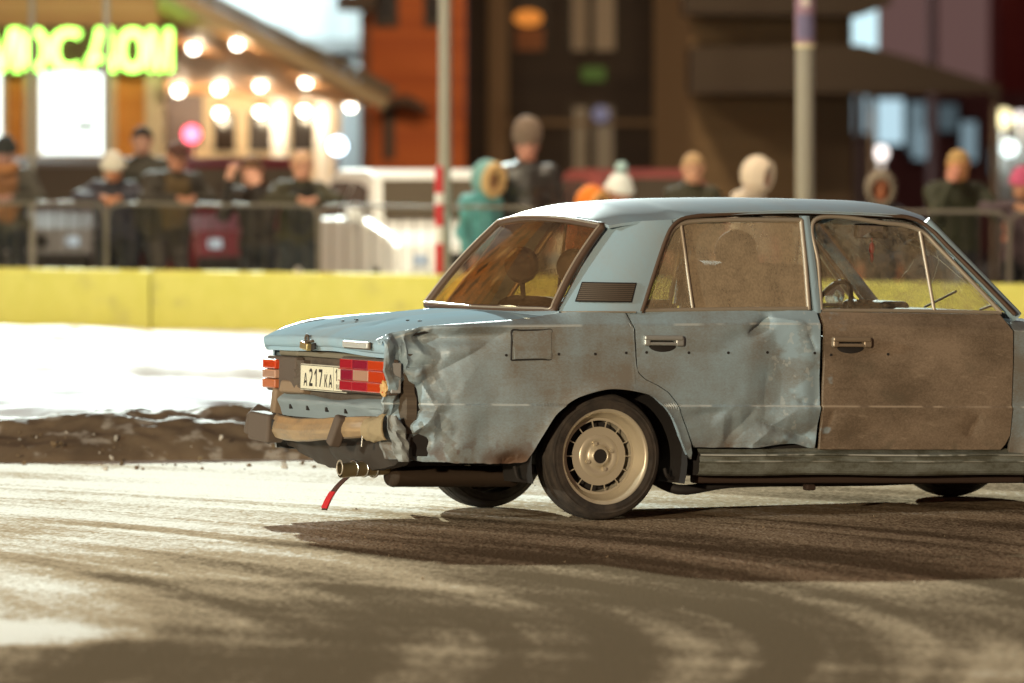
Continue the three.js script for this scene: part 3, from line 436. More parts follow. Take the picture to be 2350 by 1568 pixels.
// meshes the smooth union of bones in a cube at c with half size s; colours by the nearest bone (or paint function)
function flesh(bones, c, s, res, k, paint, folds = 0, seed = 0) {
  const mc = new MarchingCubes(res, undefined, false, false, 120000), f = mc.field, n2 = res * res, half = res / 2;
  const step = s / half;
  for (let z = 0; z < res; z++) for (let y = 0; y < res; y++) for (let x = 0; x < res; x++) {
    const px = c[0] + (x - half) * step, py = c[1] + (y - half) * step, pz = c[2] + (z - half) * step; let d = 9;
    for (const b of bones) { const e = capsule(px, py, pz, b); if (d > 8) d = e; else { const h = Math.max(k - Math.abs(d - e), 0) / k; d = Math.min(d, e) - h * h * k * 0.25; } }
    if (folds && d < 0.1 && d > -0.1) d += folds * (noise(px * 9 + py * 5 + seed, py * 13 + pz * 7, 801) + 0.6 * noise(px * 22 + pz * 9, py * 17 - pz * 11 + seed, 802) - 0.8);
    f[x + y * res + z * n2] = -d;
  }
  mc.isolation = 0; mc.update();
  const n = mc.count, P = mc.positionArray.slice(0, n * 3), N = mc.normalArray.slice(0, n * 3), K = new Float32Array(n * 3);
  for (let i = 0; i < n; i++) {
    for (let j = 0; j < 3; j++) P[i * 3 + j] = c[j] + P[i * 3 + j] * s;
    const p = [P[i * 3], P[i * 3 + 1], P[i * 3 + 2]]; let best = 9, col = 0; for (const b of bones) { const e = capsule(...p, b); if (e < best) { best = e; col = b.col; } }
    let q = paint ? paint(p, col) : col; if (folds) { const w = 0.72 + 0.56 * fbm(p[0] * 8 + p[2] * 6 + seed, p[1] * 10, 3, 811); q = [q[0] * w, q[1] * w, q[2] * w]; } K[i * 3] = q[0]; K[i * 3 + 1] = q[1]; K[i * 3 + 2] = q[2];
    const l = Math.hypot(N[i * 3], N[i * 3 + 1], N[i * 3 + 2]) || 1; for (let j = 0; j < 3; j++) N[i * 3 + j] /= l;
  }
  const g = new THREE.BufferGeometry(); g.setAttribute('position', new THREE.BufferAttribute(P, 3)); g.setAttribute('normal', new THREE.BufferAttribute(N, 3)); g.setAttribute('color', new THREE.BufferAttribute(K, 3)); return g;
}
const SK = 'skin';
// head: chin near y = 0, crown near 0.235, faces +z
const headBones = [bone(V(0, 0.145, -0.015), V(0, 0.15, 0.0), 0.082, 0.080, SK), bone(V(0, 0.10, 0.02), V(0, 0.045, 0.045), 0.066, 0.042, SK), bone(V(-0.03, 0.05, 0.02), V(0.03, 0.05, 0.02), 0.045, 0.045, SK), bone(V(0, 0.12, 0.082), V(0, 0.088, 0.105), 0.009, 0.014, SK), bone(V(-0.014, 0.083, 0.092), V(0.014, 0.083, 0.092), 0.010, 0.010, SK),
  bone(V(-0.032, 0.136, 0.070), V(0.032, 0.136, 0.070), 0.013, 0.013, SK), bone(V(-0.018, 0.052, 0.079), V(0.018, 0.052, 0.079), 0.011, 0.011, SK), bone(V(-0.083, 0.10, -0.01), V(-0.085, 0.135, -0.02), 0.011, 0.016, SK, 0.5), bone(V(0.083, 0.10, -0.01), V(0.085, 0.135, -0.02), 0.011, 0.016, SK, 0.5), bone(V(0, 0.05, -0.02), V(0, -0.07, -0.035), 0.052, 0.055, SK)];
const HEAD = flesh(headBones, V(0, 0.09, 0.01), 0.18, 62, 0.03, (p) => {
  const ex = Math.min(Math.hypot(p[0] - 0.032, (p[1] - 0.119) * 1.8), Math.hypot(p[0] + 0.032, (p[1] - 0.119) * 1.8)); if (p[2] > 0.05 && ex < 0.013) return [0.12, 0.10, 0.10];
  if (p[2] > 0.05 && Math.abs(p[1] - 0.142) < 0.006 && Math.abs(Math.abs(p[0]) - 0.033) < 0.02) return [0.2, 0.16, 0.13];
  if (p[2] > 0.07 && Math.abs(p[1] - 0.055) < 0.008 && Math.abs(p[0]) < 0.024) return [0.75, 0.5, 0.48]; return [1, 1, 1];
});
// hand: wrist at the origin, fingers along +y, palm facing +z, thumb on +x
const handBones = (() => {
  const L = [bone(V(0, -0.04, 0), V(0, 0.01, 0), 0.026, 0.027, SK), bone(V(-0.022, 0.02, 0), V(-0.026, 0.085, 0), 0.019, 0.014, SK), bone(V(0.0, 0.02, 0), V(0.0, 0.09, 0), 0.02, 0.014, SK), bone(V(0.02, 0.02, 0), V(0.026, 0.085, 0), 0.02, 0.014, SK)];
  const len = [0.058, 0.074, 0.082, 0.076];
  for (let i = 0; i < 4; i++) { const x = -0.034 + i * 0.0215, l = len[i], c = 0.5 + i * 0.05, p0 = V(x * 0.95, 0.085 + (i % 3 ? 0.004 : 0), 0), p1 = V(x, p0[1] + l * 0.45 * Math.cos(c * 0.6), l * 0.45 * Math.sin(c * 0.6)), p2 = V(x, p1[1] + l * 0.33 * Math.cos(c * 1.9), p1[2] + l * 0.33 * Math.sin(c * 1.9)), p3 = V(x, p2[1] + l * 0.25 * Math.cos(c * 3), p2[2] + l * 0.25 * Math.sin(c * 3));
    L.push(bone(p0, p1, 0.0105, 0.0095, SK), bone(p1, p2, 0.0095, 0.0085, SK), bone(p2, p3, 0.0085, 0.0075, SK)); }
  L.push(bone(V(0.022, 0.015, 0.004), V(0.05, 0.05, 0.018), 0.016, 0.012, SK), bone(V(0.05, 0.05, 0.018), V(0.058, 0.084, 0.03), 0.011, 0.009, SK)); return L;
})();
const HAND = flesh(handBones, V(0.005, 0.055, 0.015), 0.125, 60, 0.008, () => [1, 1, 1]);
const HANDM = (() => { const g = HAND.clone().scale(-1, 1, 1), p = g.attributes.position, a = p.array; for (const n of ['position', 'normal']) { const r = g.attributes[n].array; for (let i = 0; i < r.length; i += 9) for (let k = 0; k < 3; k++) { const t = r[i + 3 + k]; r[i + 3 + k] = r[i + 6 + k]; r[i + 6 + k] = t; } } void a; return g; })();
function tinted(g, rgb, m) { const q = g.clone(), c = q.attributes.color; for (let i = 0; i < c.count; i++) c.setXYZ(i, c.getX(i) * rgb[0], c.getY(i) * rgb[1], c.getZ(i) * rgb[2]); return q.applyMatrix4(m); }
function frame(at, yDir, zDir) { const y = new THREE.Vector3(...yDir).normalize(), z = new THREE.Vector3(...zDir).addScaledVector(y, -new THREE.Vector3(...zDir).dot(y)).normalize(), x = y.clone().cross(z); return new THREE.Matrix4().makeBasis(x, y, z).setPosition(...at); }
const M_SKINCLOTH = new THREE.MeshPhysicalMaterial({ vertexColors: true, roughness: 0.75, side: THREE.DoubleSide });
const M_LEATHER = new THREE.MeshPhysicalMaterial({ vertexColors: true, roughness: 0.42, side: THREE.DoubleSide });
function person(o) {
  const h = o.h / 1.75, jk = o.jacket, tr = (o.trousers ?? [0.02, 0.02, 0.025]).map((q) => q * 0.6), sk = o.skin ?? [0.50, 0.27, 0.18], L = o.lean ?? 0, g = thing('person', o.label, 'person', [o.x, o.y ?? 0, o.z], o.turn ?? 0, o.group), wide = o.wide ?? 1.08;
  const B = [], hip = o.seat ? V(0, 0.30, 0) : V(0, 0.93 * h, -0.16 * Math.sin(L)), ch = V(0, hip[1] + 0.40 * h * Math.cos(L), hip[2] + 0.40 * h * Math.sin(L)), nk = V(0, ch[1] + 0.155 * h * Math.cos(L), ch[2] + 0.155 * h * Math.sin(L) + 0.01), mid = V(0, lerp(hip[1], ch[1], 0.45), lerp(hip[2], ch[2], 0.45));
  B.push(bone(V(-0.08 * h, hip[1], hip[2]), V(0.08 * h, hip[1], hip[2]), 0.125 * h * wide, 0.125 * h * wide, jk, 0.85), bone(V(-0.06 * h, mid[1], mid[2]), V(0.06 * h, mid[1], mid[2]), 0.13 * h * wide, 0.13 * h * wide, jk, 0.85), bone(mid, ch, 0.145 * h * wide, 0.15 * h * wide, o.front ?? jk), bone(V(-0.115 * h, ch[1], ch[2]), V(0.115 * h, ch[1], ch[2]), 0.125 * h * wide, 0.125 * h * wide, jk, 0.9), bone(V(-0.15 * h, ch[1] + 0.075 * h, ch[2]), V(0.15 * h, ch[1] + 0.075 * h, ch[2]), 0.075 * h * wide, 0.075 * h * wide, o.shoulder ?? jk), bone(ch, nk, 0.085, 0.068, o.collar ?? jk));
  if (o.seat) for (const s of [-1, 1]) B.push(bone(V(s * 0.09, hip[1], 0), V(s * 0.12, hip[1] + 0.05, 0.42), 0.10, 0.075, tr), bone(V(s * 0.12, hip[1] + 0.05, 0.42), V(s * 0.12, hip[1] - 0.25, 0.62), 0.07, 0.05, tr));
  else for (const s of [-1, 1]) { const st = o.stance ?? 0.09, kn = V(s * (st + 0.015), 0.49 * h, hip[2] * 0.4 + 0.03), an = V(s * (st + 0.02), 0.085, hip[2] * 0.2 - 0.02); B.push(bone(V(s * 0.09 * h, hip[1] - 0.03, hip[2]), kn, 0.105 * h, 0.072 * h, tr), bone(kn, an, 0.068 * h, 0.05 * h, tr), bone(V(an[0], 0.045, an[2] - 0.02), V(an[0] + s * 0.02, 0.035, an[2] + 0.17), 0.05, 0.042, [0.02, 0.018, 0.016])); }
  const hands = [];
  for (const s of [-1, 1]) {
    const sh = V(s * 0.185 * h * wide, ch[1] + 0.07 * h, ch[2]), a = (o.arms ?? ['rail', 'rail'])[s < 0 ? 0 : 1]; let el, wr, fw, pz;
    if (a === 'rail') { el = V(s * 0.30, 1.10, 0.20); wr = V(s * 0.09, 1.115, 0.40); fw = [-s * 0.8, -0.1, 0.5]; pz = [0, -1, 0.2]; }
    else if (a === 'face') { el = V(s * 0.25 * h, ch[1] - 0.16, ch[2] + 0.22); wr = V(s * 0.09, nk[1] + 0.0, nk[2] + 0.19); fw = [-s * 0.25, 1, -0.15]; pz = [-s * 0.3, 0, -1]; }
    else if (a === 'phone') { el = V(s * 0.27 * h, ch[1] - 0.1, ch[2] + 0.2); wr = V(s * 0.12, nk[1] + 0.06, nk[2] + 0.3); fw = [-s * 0.3, 1, 0.05]; pz = [-s * 0.6, 0, -1]; }
    else if (a === 'hang') { el = V(s * 0.31, 1.02, 0.28); wr = V(s * 0.30, 0.98, 0.5); fw = [s * 0.1, -0.8, 0.5]; pz = [-s, 0, -0.2]; }
    else if (a === 'wheel') { el = V(s * 0.30, ch[1] - 0.16, 0.26); wr = V(s * 0.17, ch[1] - 0.06, 0.46); fw = [-s * 0.3, 0.5, 0.8]; pz = [-s * 0.5, -0.5, 0.2]; }
    else { el = V(s * 0.25 * h, ch[1] - 0.24 * h, ch[2] - 0.02); wr = V(s * 0.23 * h, ch[1] - 0.46 * h, ch[2] + 0.1); fw = [0, -1, 0.15]; pz = [-s, 0, 0]; }
    B.push(bone(sh, el, 0.072 * h * wide, 0.056 * h, jk), bone(el, wr, 0.056 * h, 0.04 * h, jk)); const q = new THREE.Vector3(...fw).normalize();
    hands.push(tinted(s < 0 ? HAND : HANDM, o.hand ?? sk, frame([wr[0] + q.x * 0.02, wr[1] + q.y * 0.02, wr[2] + q.z * 0.02], fw, pz)));
  }
  const top = o.seat ? 1.1 : 1.98, body = flesh(B, V(0, top / 2 - 0.07, 0.08), top / 2, o.seat ? 56 : 84, 0.05, null, 0.022, o.x * 7);
  const hp = o.nod ?? 0.15 + L * 0.3, hm = new THREE.Matrix4().makeRotationFromEuler(new THREE.Euler(hp, o.look ?? 0, 0, 'YXZ')).setPosition(nk[0], nk[1] + 0.035 * h, nk[2] + 0.02), hd = tinted(HEAD, sk, hm);
  const all = mergeGeometries([body, hd, ...hands]); part('body', all, o.leather ? M_LEATHER : M_SKINCLOTH, g);
  const cap = (geo, m, n) => { const c = part(n, geo.applyMatrix4(hm), m, g); return c; };
  const hm2 = mat(o.hatColour ?? [0.02, 0.02, 0.02], 0.9), dome = (r, ys, ph = 1.75) => new THREE.SphereGeometry(r, 22, 16, 0, Math.PI * 2, 0, ph).scale(1, ys, 1.12);
  if (o.hat === 'knit') { cap(mergeGeometries([dome(0.099, 1.18).translate(0, 0.145, -0.012), new THREE.TorusGeometry(0.097, 0.016, 8, 24).rotateX(Math.PI / 2).scale(1, 1.6, 1.1).translate(0, 0.142, -0.012)]), hm2, 'knit_hat'); }
  if (o.hat === 'bobble') { cap(mergeGeometries([dome(0.105, 1.25).translate(0, 0.15, -0.012), new THREE.TorusGeometry(0.1, 0.022, 8, 24).rotateX(Math.PI / 2).scale(1, 1.5, 1.1).translate(0, 0.142, -0.012)]), hm2, 'bobble_hat'); cap(new THREE.IcosahedronGeometry(0.055, 3).translate(0, 0.315, -0.02), mat([0.35, 0.5, 0.5], 0.95), 'bobble'); }
  if (o.hat === 'cap') { cap(dome(0.096, 1.0, 1.6).translate(0, 0.155, -0.012), hm2, 'cap'); cap(new THREE.CylinderGeometry(0.09, 0.09, 0.012, 20, 1, false, -1.2, 2.4).scale(1, 1, 1.2).translate(0, 0.16, 0.06), hm2, 'cap_peak'); }
  if (o.hat === 'hair') cap(dome(0.093, 1.06, 1.72).rotateX(-0.42).translate(0, 0.148, -0.014), hm2, 'hair');
  if (o.hat === 'long') { cap(dome(0.097, 1.06, 1.75).rotateX(-0.4).translate(0, 0.147, -0.016), hm2, 'hair'); cap(rb(0.2, 0.26, 0.09, 0, 0.03, -0.075, 0.04), hm2, 'long_hair'); }
  if (o.hat === 'fur') { const R = rng(o.seed ?? 3), q = new THREE.IcosahedronGeometry(0.125, 5), p = q.attributes.position; for (let i = 0; i < p.count; i++) { const k = 1 + 0.16 * (fbm(p.getX(i) * 60 + 9, p.getY(i) * 60 + p.getZ(i) * 50, 2, 7) - 0.4); p.setXYZ(i, p.getX(i) * k, p.getY(i) * k * 1.15, p.getZ(i) * k); } void R; q.computeVertexNormals(); cap(q.translate(0, 0.235, -0.02), hm2, 'fur_hat'); }
  if (o.hat === 'hood') { // hood pulled up: an open shell with a padded or furry rim
    const shell = new THREE.SphereGeometry(0.135, 26, 18, 0, Math.PI * 2, 0.72, Math.PI - 0.72).rotateX(Math.PI / 2).scale(0.98, 1.15, 1.0).translate(0, 0.12, 0.0); cap(shell, hm2, 'hood');
    const rim = new THREE.TorusGeometry(0.093, o.furRim ? 0.038 : 0.018, 10, 30), p = rim.attributes.position; for (let i = 0; i < p.count; i++) { const k = o.furRim ? 0.014 * (noise(p.getX(i) * 70, p.getY(i) * 70, 3) - 0.5) : 0; p.setXYZ(i, p.getX(i) + k, p.getY(i) - k, p.getZ(i) + k); } rim.computeVertexNormals();
    cap(rim.scale(1, 1.16, 1).translate(0, 0.122, 0.098), mat(o.rimColour ?? o.hatColour, 0.95), o.furRim ? 'fur_trim' : 'hood_rim');
  }
  if (o.scarf) cap(new THREE.TorusGeometry(0.075, 0.038, 10, 24).rotateX(Math.PI / 2).scale(1.1, 1.2, 1.1).translate(0, -0.02, -0.01), mat(o.scarf, 0.9), 'scarf');
  return g;
}
const pz = (x, back) => lineZ(x, back), crowd = 'spectators behind the crowd barriers';
const put = (u, back) => { let x = ax(u, 66); for (let i = 0; i < 4; i++) x = ax(u, -pz(x, back)); return { x, z: pz(x, back) }; };
const navy = [0.035, 0.035, 0.055], dark = [0.022, 0.018, 0.014];
const people = [
  { ...put(15, 1.9), h: 1.64, lean: 0.35, jacket: [0.05, 0.042, 0.03], front: [0.20, 0.08, 0.025], hat: 'knit', hatColour: [0.018, 0.018, 0.016], skin: [0.34, 0.18, 0.14], scarf: [0.34, 0.14, 0.05], label: 'spectator in a black knit cap and ochre scarf leaning on the barrier' },
  { ...put(262, 1.9), h: 1.5, lean: 0.42, jacket: [0.030, 0.025, 0.036], collar: [0.02, 0.018, 0.02], hat: 'knit', hatColour: [0.55, 0.5, 0.42], skin: [0.48, 0.20, 0.10], nod: 0.35, label: 'spectator in a dark violet jacket and pale cap with hands clasped over the barrier' },
  { ...put(327, 2.75), h: 1.70, lean: 0, jacket: [0.03, 0.024, 0.014], hat: 'hair', hatColour: [0.02, 0.012, 0.008], skin: [0.42, 0.22, 0.15], arms: ['down', 'down'], label: 'dark haired spectator standing upright behind the two leaning ones' },
  { ...put(392, 1.9), h: 1.6, lean: 0.40, jacket: [0.028, 0.020, 0.012], front: [0.08, 0.046, 0.012], hat: 'cap', hatColour: [0.07, 0.025, 0.016], skin: [0.42, 0.18, 0.11], turn: 0.35, wide: 1.2, trousers: [0.06, 0.045, 0.04], label: 'spectator in a brown jacket and dark red cap leaning sideways on the barrier' },
  { ...put(590, 1.95), h: 1.44, lean: 0.30, jacket: [0.022, 0.014, 0.010], hat: 'long', hatColour: [0.10, 0.045, 0.02], skin: [0.55, 0.28, 0.19], arms: ['phone', 'face'], turn: -0.3, label: 'brown haired spectator in a long dark coat with both hands raised to the face' },
  { ...put(685, 1.9), h: 1.52, lean: 0.38, jacket: [0.036, 0.030, 0.012], front: [0.012, 0.010, 0.007], hat: 'hair', hatColour: [0.50, 0.30, 0.18], skin: [0.52, 0.25, 0.16], turn: 0.2, trousers: [0.035, 0.04, 0.045], label: 'fair haired spectator in an olive jacket with hands folded over the barrier' },
  { ...put(1102, 1.75), h: 1.37, lean: 0.12, jacket: [0.10, 0.34, 0.36], hat: 'hood', hatColour: [0.16, 0.33, 0.32], furRim: true, rimColour: [0.55, 0.36, 0.16], skin: [0.42, 0.22, 0.12], turn: 0.7, arms: ['down', 'down'], wide: 1.1, label: 'young person in a turquoise jacket with a fur trimmed hood' },
  { ...put(1210, 2.2), h: 1.66, lean: 0.05, jacket: [0.025, 0.021, 0.019], shoulder: [0.06, 0.05, 0.052], hat: 'fur', hatColour: [0.16, 0.11, 0.08], skin: [0.52, 0.24, 0.17], leather: true, wide: 1.2, arms: ['down', 'down'], label: 'tall bearded man in a black jacket and grey brown fur hat' },
  { ...put(1408, 2.3), h: 1.24, lean: 0.10, jacket: [0.10, 0.05, 0.03], hat: 'bobble', hatColour: [0.75, 0.78, 0.76], skin: [0.4, 0.2, 0.13], turn: 0.8, arms: ['down', 'down'], label: 'spectator in a white bobble hat behind the sedan roof' },
  { ...put(1332, 2.0), h: 1.14, lean: 0.25, jacket: [0.45, 0.10, 0.02], hat: 'hood', hatColour: [0.75, 0.20, 0.02], rimColour: [0.75, 0.42, 0.15], skin: [0.35, 0.14, 0.08], turn: 0.9, arms: ['down', 'down'], label: 'spectator in a bright orange hood just above the sedan roof' },
  { ...put(1590, 2.0), h: 1.47, lean: 0.12, jacket: [0.035, 0.032, 0.015], hat: 'hair', hatColour: [0.42, 0.27, 0.14], skin: [0.58, 0.31, 0.20], arms: ['down', 'down'], label: 'fair haired man in a dark olive coat behind the sedan roof' },
  { ...put(1712, 2.0), h: 1.42, lean: 0.15, jacket: [0.56, 0.47, 0.38], hat: 'hood', hatColour: [0.70, 0.58, 0.46], skin: [0.38, 0.17, 0.11], turn: 1.1, arms: ['down', 'down'], wide: 1.15, label: 'spectator in a cream hooded jacket looking sideways' },
  { ...put(2020, 2.1), h: 1.3, lean: 0.15, jacket: [0.045, 0.045, 0.06], hat: 'hood', hatColour: [0.20, 0.16, 0.12], skin: [0.38, 0.13, 0.06], arms: ['down', 'down'], label: 'spectator in a grey brown hood and blue grey jacket' },
  { ...put(2192, 1.9), h: 1.53, lean: 0.25, jacket: [0.026, 0.028, 0.012], hat: 'hair', hatColour: [0.45, 0.28, 0.11], skin: [0.60, 0.30, 0.13], arms: ['face', 'hang'], hand: [0.60, 0.26, 0.18], wide: 1.2, turn: 0.15, label: 'fair haired man in a dark green jacket touching his face' },
  { ...put(2345, 1.9), h: 1.36, lean: 0.2, jacket: [0.08, 0.05, 0.06], hat: 'knit', hatColour: [0.55, 0.10, 0.20], skin: [0.5, 0.25, 0.14], label: 'spectator in a pink knit hat at the end of the barrier' },
];
for (const p of people) person({ ...p, group: crowd });
// ---------------------------------------------------------------- the sedan (x forward, y up, z to its right)
const car = thing('sedan_car', 'battered light blue four-door sedan with crumpled rear corner and brown mud coated front door', 'car', [0.126, 0, -37.634], 25 * Math.PI / 180);
car.rotation.order = 'YXZ'; car.rotation.z = -Math.atan(0.02);
const uvS = (p) => [(p[0] + 1.2) / 4.1, (p[1] - 0.15) / 0.85];
const PAINT = [0.28, 0.39, 0.45], MUD = [0.165, 0.138, 0.100], RUST = [0.10, 0.045, 0.018];
const ysh = curve([[-1.16, 0.80], [-1.0, 0.858], [-0.85, 0.884], [-0.6, 0.897], [0, 0.907], [1.05, 0.922], [1.6, 0.915], [2.09, 0.90], [2.95, 0.84]]);
function grime(x, y) { // brown splashed film: specks, runs and patches
  const g = fbm(x * 5 + 3, y * 6, 5, 201), f = noise(x * 130, y * 210, 207) * 0.6 + noise(x * 260, y * 330, 208) * 0.4, run = fbm(x * 26, y * 3.5, 3, 205), st = fbm(x * 8, y * 60, 3, 209);
  return 0.63 + (g - 0.5) * 0.8 + (f - 0.5) * 0.34 + (run - 0.5) * 0.22 + (st - 0.5) * 0.12;
}
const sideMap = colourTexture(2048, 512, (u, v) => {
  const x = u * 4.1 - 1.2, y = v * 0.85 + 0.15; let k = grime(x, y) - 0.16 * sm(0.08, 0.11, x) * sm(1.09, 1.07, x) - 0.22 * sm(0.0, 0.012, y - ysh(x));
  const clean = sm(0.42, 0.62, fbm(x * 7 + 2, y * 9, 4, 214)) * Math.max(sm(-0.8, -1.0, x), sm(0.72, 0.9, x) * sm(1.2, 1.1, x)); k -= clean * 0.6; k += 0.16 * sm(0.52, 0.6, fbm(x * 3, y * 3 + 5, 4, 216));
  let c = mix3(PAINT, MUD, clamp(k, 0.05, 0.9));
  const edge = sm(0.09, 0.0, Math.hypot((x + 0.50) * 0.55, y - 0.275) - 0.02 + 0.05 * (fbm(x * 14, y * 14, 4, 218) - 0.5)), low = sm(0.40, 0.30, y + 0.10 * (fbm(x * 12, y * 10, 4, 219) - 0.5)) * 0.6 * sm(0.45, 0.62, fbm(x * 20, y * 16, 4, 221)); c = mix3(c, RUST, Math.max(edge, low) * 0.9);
  const creaseGlint = sm(0.006, 0.002, Math.abs(y - 0.537)) * sm(0.34, 0.5, fbm(x * 9, 2, 3, 222)), lip = sm(0.007, 0.003, Math.abs(y - ysh(x))) * 0.6 * sm(0.4, 0.55, fbm(x * 8, 7, 3, 223)), chip = sm(0.70, 0.76, fbm(x * 34, y * 30, 4, 224)) * Math.max(sm(-0.75, -0.95, x), sm(0.68, 0.85, x) * sm(1.1, 1.05, x) * 0.8); c = mix3(c, [0.52, 0.56, 0.54], Math.max(creaseGlint * 0.75, lip, chip * 0.4));  // pale crease and shoulder lines are painted edge highlights; chips are bare metal
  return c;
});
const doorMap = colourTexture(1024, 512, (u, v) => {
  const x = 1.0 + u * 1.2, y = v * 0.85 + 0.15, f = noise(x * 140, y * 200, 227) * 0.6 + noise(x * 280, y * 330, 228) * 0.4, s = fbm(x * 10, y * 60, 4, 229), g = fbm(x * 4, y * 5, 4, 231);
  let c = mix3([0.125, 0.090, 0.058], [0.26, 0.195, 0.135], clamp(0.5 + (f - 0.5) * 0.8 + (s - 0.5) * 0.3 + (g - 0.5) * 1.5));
  const bare = sm(0.60, 0.72, fbm(x * 6, y * 7, 4, 233)) * 0.28 + sm(0.58, 0.70, fbm(x * 16, y * 12, 4, 234)) * sm(0.44, 0.34, y) * 0.5; c = mix3(c, [0.10, 0.085, 0.055], bare); const cl = sm(0.62, 0.74, fbm(x * 9 + 5, y * 14, 4, 236)) * sm(1.22, 1.09, x); c = mix3(c, PAINT, cl * 0.6); const creaseGlint = sm(0.006, 0.002, Math.abs(y - 0.537)) * sm(0.36, 0.52, fbm(x * 9, 2, 3, 237)), scr = sm(0.73, 0.78, fbm(x * 14 + y * 30, y * 60 - x * 8, 3, 238)); return mix3(c, [0.40, 0.32, 0.23], Math.max(creaseGlint * 0.8, scr * 0.22 * sm(0.5, 0.6, fbm(x * 3, y * 3, 2, 239))));  // pale line along the crease is an edge highlight painted in
});
const topMap = colourTexture(1024, 512, (u, v) => { const k = clamp(0.10 + (fbm(u * 22, v * 14, 5, 241) - 0.5) * 0.5 + (noise(u * 400, v * 300, 243) - 0.5) * 0.12, 0, 0.6); return mix3(PAINT, [0.33, 0.30, 0.26], k); });
const roughS = valueTexture(1024, 256, (u, v) => 0.42 + 0.4 * clamp(grime(u * 4.1 - 1.2, v * 0.85 + 0.15)));
const coat = { clearcoat: 0.35, clearcoatRoughness: 0.25 };
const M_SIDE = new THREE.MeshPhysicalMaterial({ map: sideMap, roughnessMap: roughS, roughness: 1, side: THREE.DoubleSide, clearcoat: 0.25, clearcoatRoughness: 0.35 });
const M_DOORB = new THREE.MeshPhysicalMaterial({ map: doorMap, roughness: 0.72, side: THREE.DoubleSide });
const M_TOP = new THREE.MeshPhysicalMaterial({ map: topMap, roughness: 0.24, specularIntensity: 0.5, side: THREE.DoubleSide });
const M_LID = new THREE.MeshPhysicalMaterial({ map: topMap, roughness: 0.9, specularIntensity: 0, side: THREE.DoubleSide });
const M_PAINT = mat(PAINT, 0.4, coat), M_GRIMY = mat([0.085, 0.062, 0.042], 0.7), M_BLACK = mat([0.016, 0.013, 0.011], 0.75), M_RUBBER = mat([0.105, 0.080, 0.062], 0.85, { specularIntensity: 0.3 }), M_CHROME = mat([0.62, 0.60, 0.54], 0.22, { metalness: 1 }), M_TRIM = mat([0.44, 0.38, 0.29], 0.45, { metalness: 0.5 }), M_SEAL = mat([0.09, 0.055, 0.035], 0.5);

const belt = curve([[-0.25, 0.966], [0.1, 0.969], [1.03, 0.983], [1.08, 0.978], [2.05, 0.973], [2.3, 0.96]]);
const flank = lin([[0.19, 0.722], [0.27, 0.744], [0.34, 0.764], [0.45, 0.785], [0.529, 0.800], [0.534, 0.799], [0.541, 0.7885], [0.58, 0.7905], [0.72, 0.797], [0.86, 0.796], [0.93, 0.792]]);
function sideZ(x, y) {
  const ys = ysh(x), t = y <= ys ? flank(y + (0.907 - ys) * sm(0.6, ys, y)) : flank(0.907) - (y - ys) * 0.78 - 0.003;
  let z = t - 0.055 * Math.pow(clamp((-0.5 - x) / 0.65), 2) - 0.05 * Math.pow(clamp((x - 1.9) / 1.0), 2);
  for (const cx of [0, 2.52]) { const r = Math.hypot((x - cx) / (cx ? 0.345 : 0.375), (y - 0.255) / 0.365); if (r < 2 && y < 0.75) z += 0.020 * Math.exp(-Math.max(0, r - 1) / 0.075); }
  return z;
}
const blob = (x, y, cx, cy, rx, ry, a, d) => { const c = Math.cos(a), s = Math.sin(a), px = ((x - cx) * c + (y - cy) * s) / rx, py = (-(x - cx) * s + (y - cy) * c) / ry; return d * Math.exp(-px * px - py * py); };
const fold = (x, y, x0, y0, x1, y1, w, d, side = 1) => { const dx = x1 - x0, dy = y1 - y0, l = dx * dx + dy * dy, t = ((x - x0) * dx + (y - y0) * dy) / l, tc = clamp(t), q = Math.hypot(x - x0 - dx * tc, y - y0 - dy * tc), sg = (x - x0) * dy - (y - y0) * dx; return d * Math.exp(-q / (sg > 0 ? w : w * side)) * sm(-0.15, 0.25, t) * sm(1.15, 0.75, t); };
const ridge = (x, y, s) => 1 - Math.abs(2 * fbm(x, y, 2, s) - 1) * 2;
function facet(x, y, s) { // crushed sheet: flat facets meeting in sharp creases
  x += 0.35 * (noise(x * 0.9, y * 0.9, s + 5) - 0.5); y += 0.35 * (noise(x * 0.8 + 7, y * 0.8, s + 6) - 0.5);
  const k = (x + y) * 0.366, i = Math.floor(x + k), j = Math.floor(y + k), t = (i + j) * 0.2113, fx = x - i + t, fy = y - j + t, di = fx > fy ? 1 : 0, dj = 1 - di;
  const ax1 = fx - di + 0.2113, ay1 = fy - dj + 0.2113, a = di ? fx - fy : fy - fx; void ax1; void ay1;
  const u = x + k - i, v = y + k - j, h0 = hash(i, j, s), h1 = hash(i + di, j + dj, s), h2 = hash(i + 1, j + 1, s), m = Math.max(u, v), n = Math.min(u, v); void a; return h0 + (h1 - h0) * m + (h2 - h1) * n - 0.5;
}
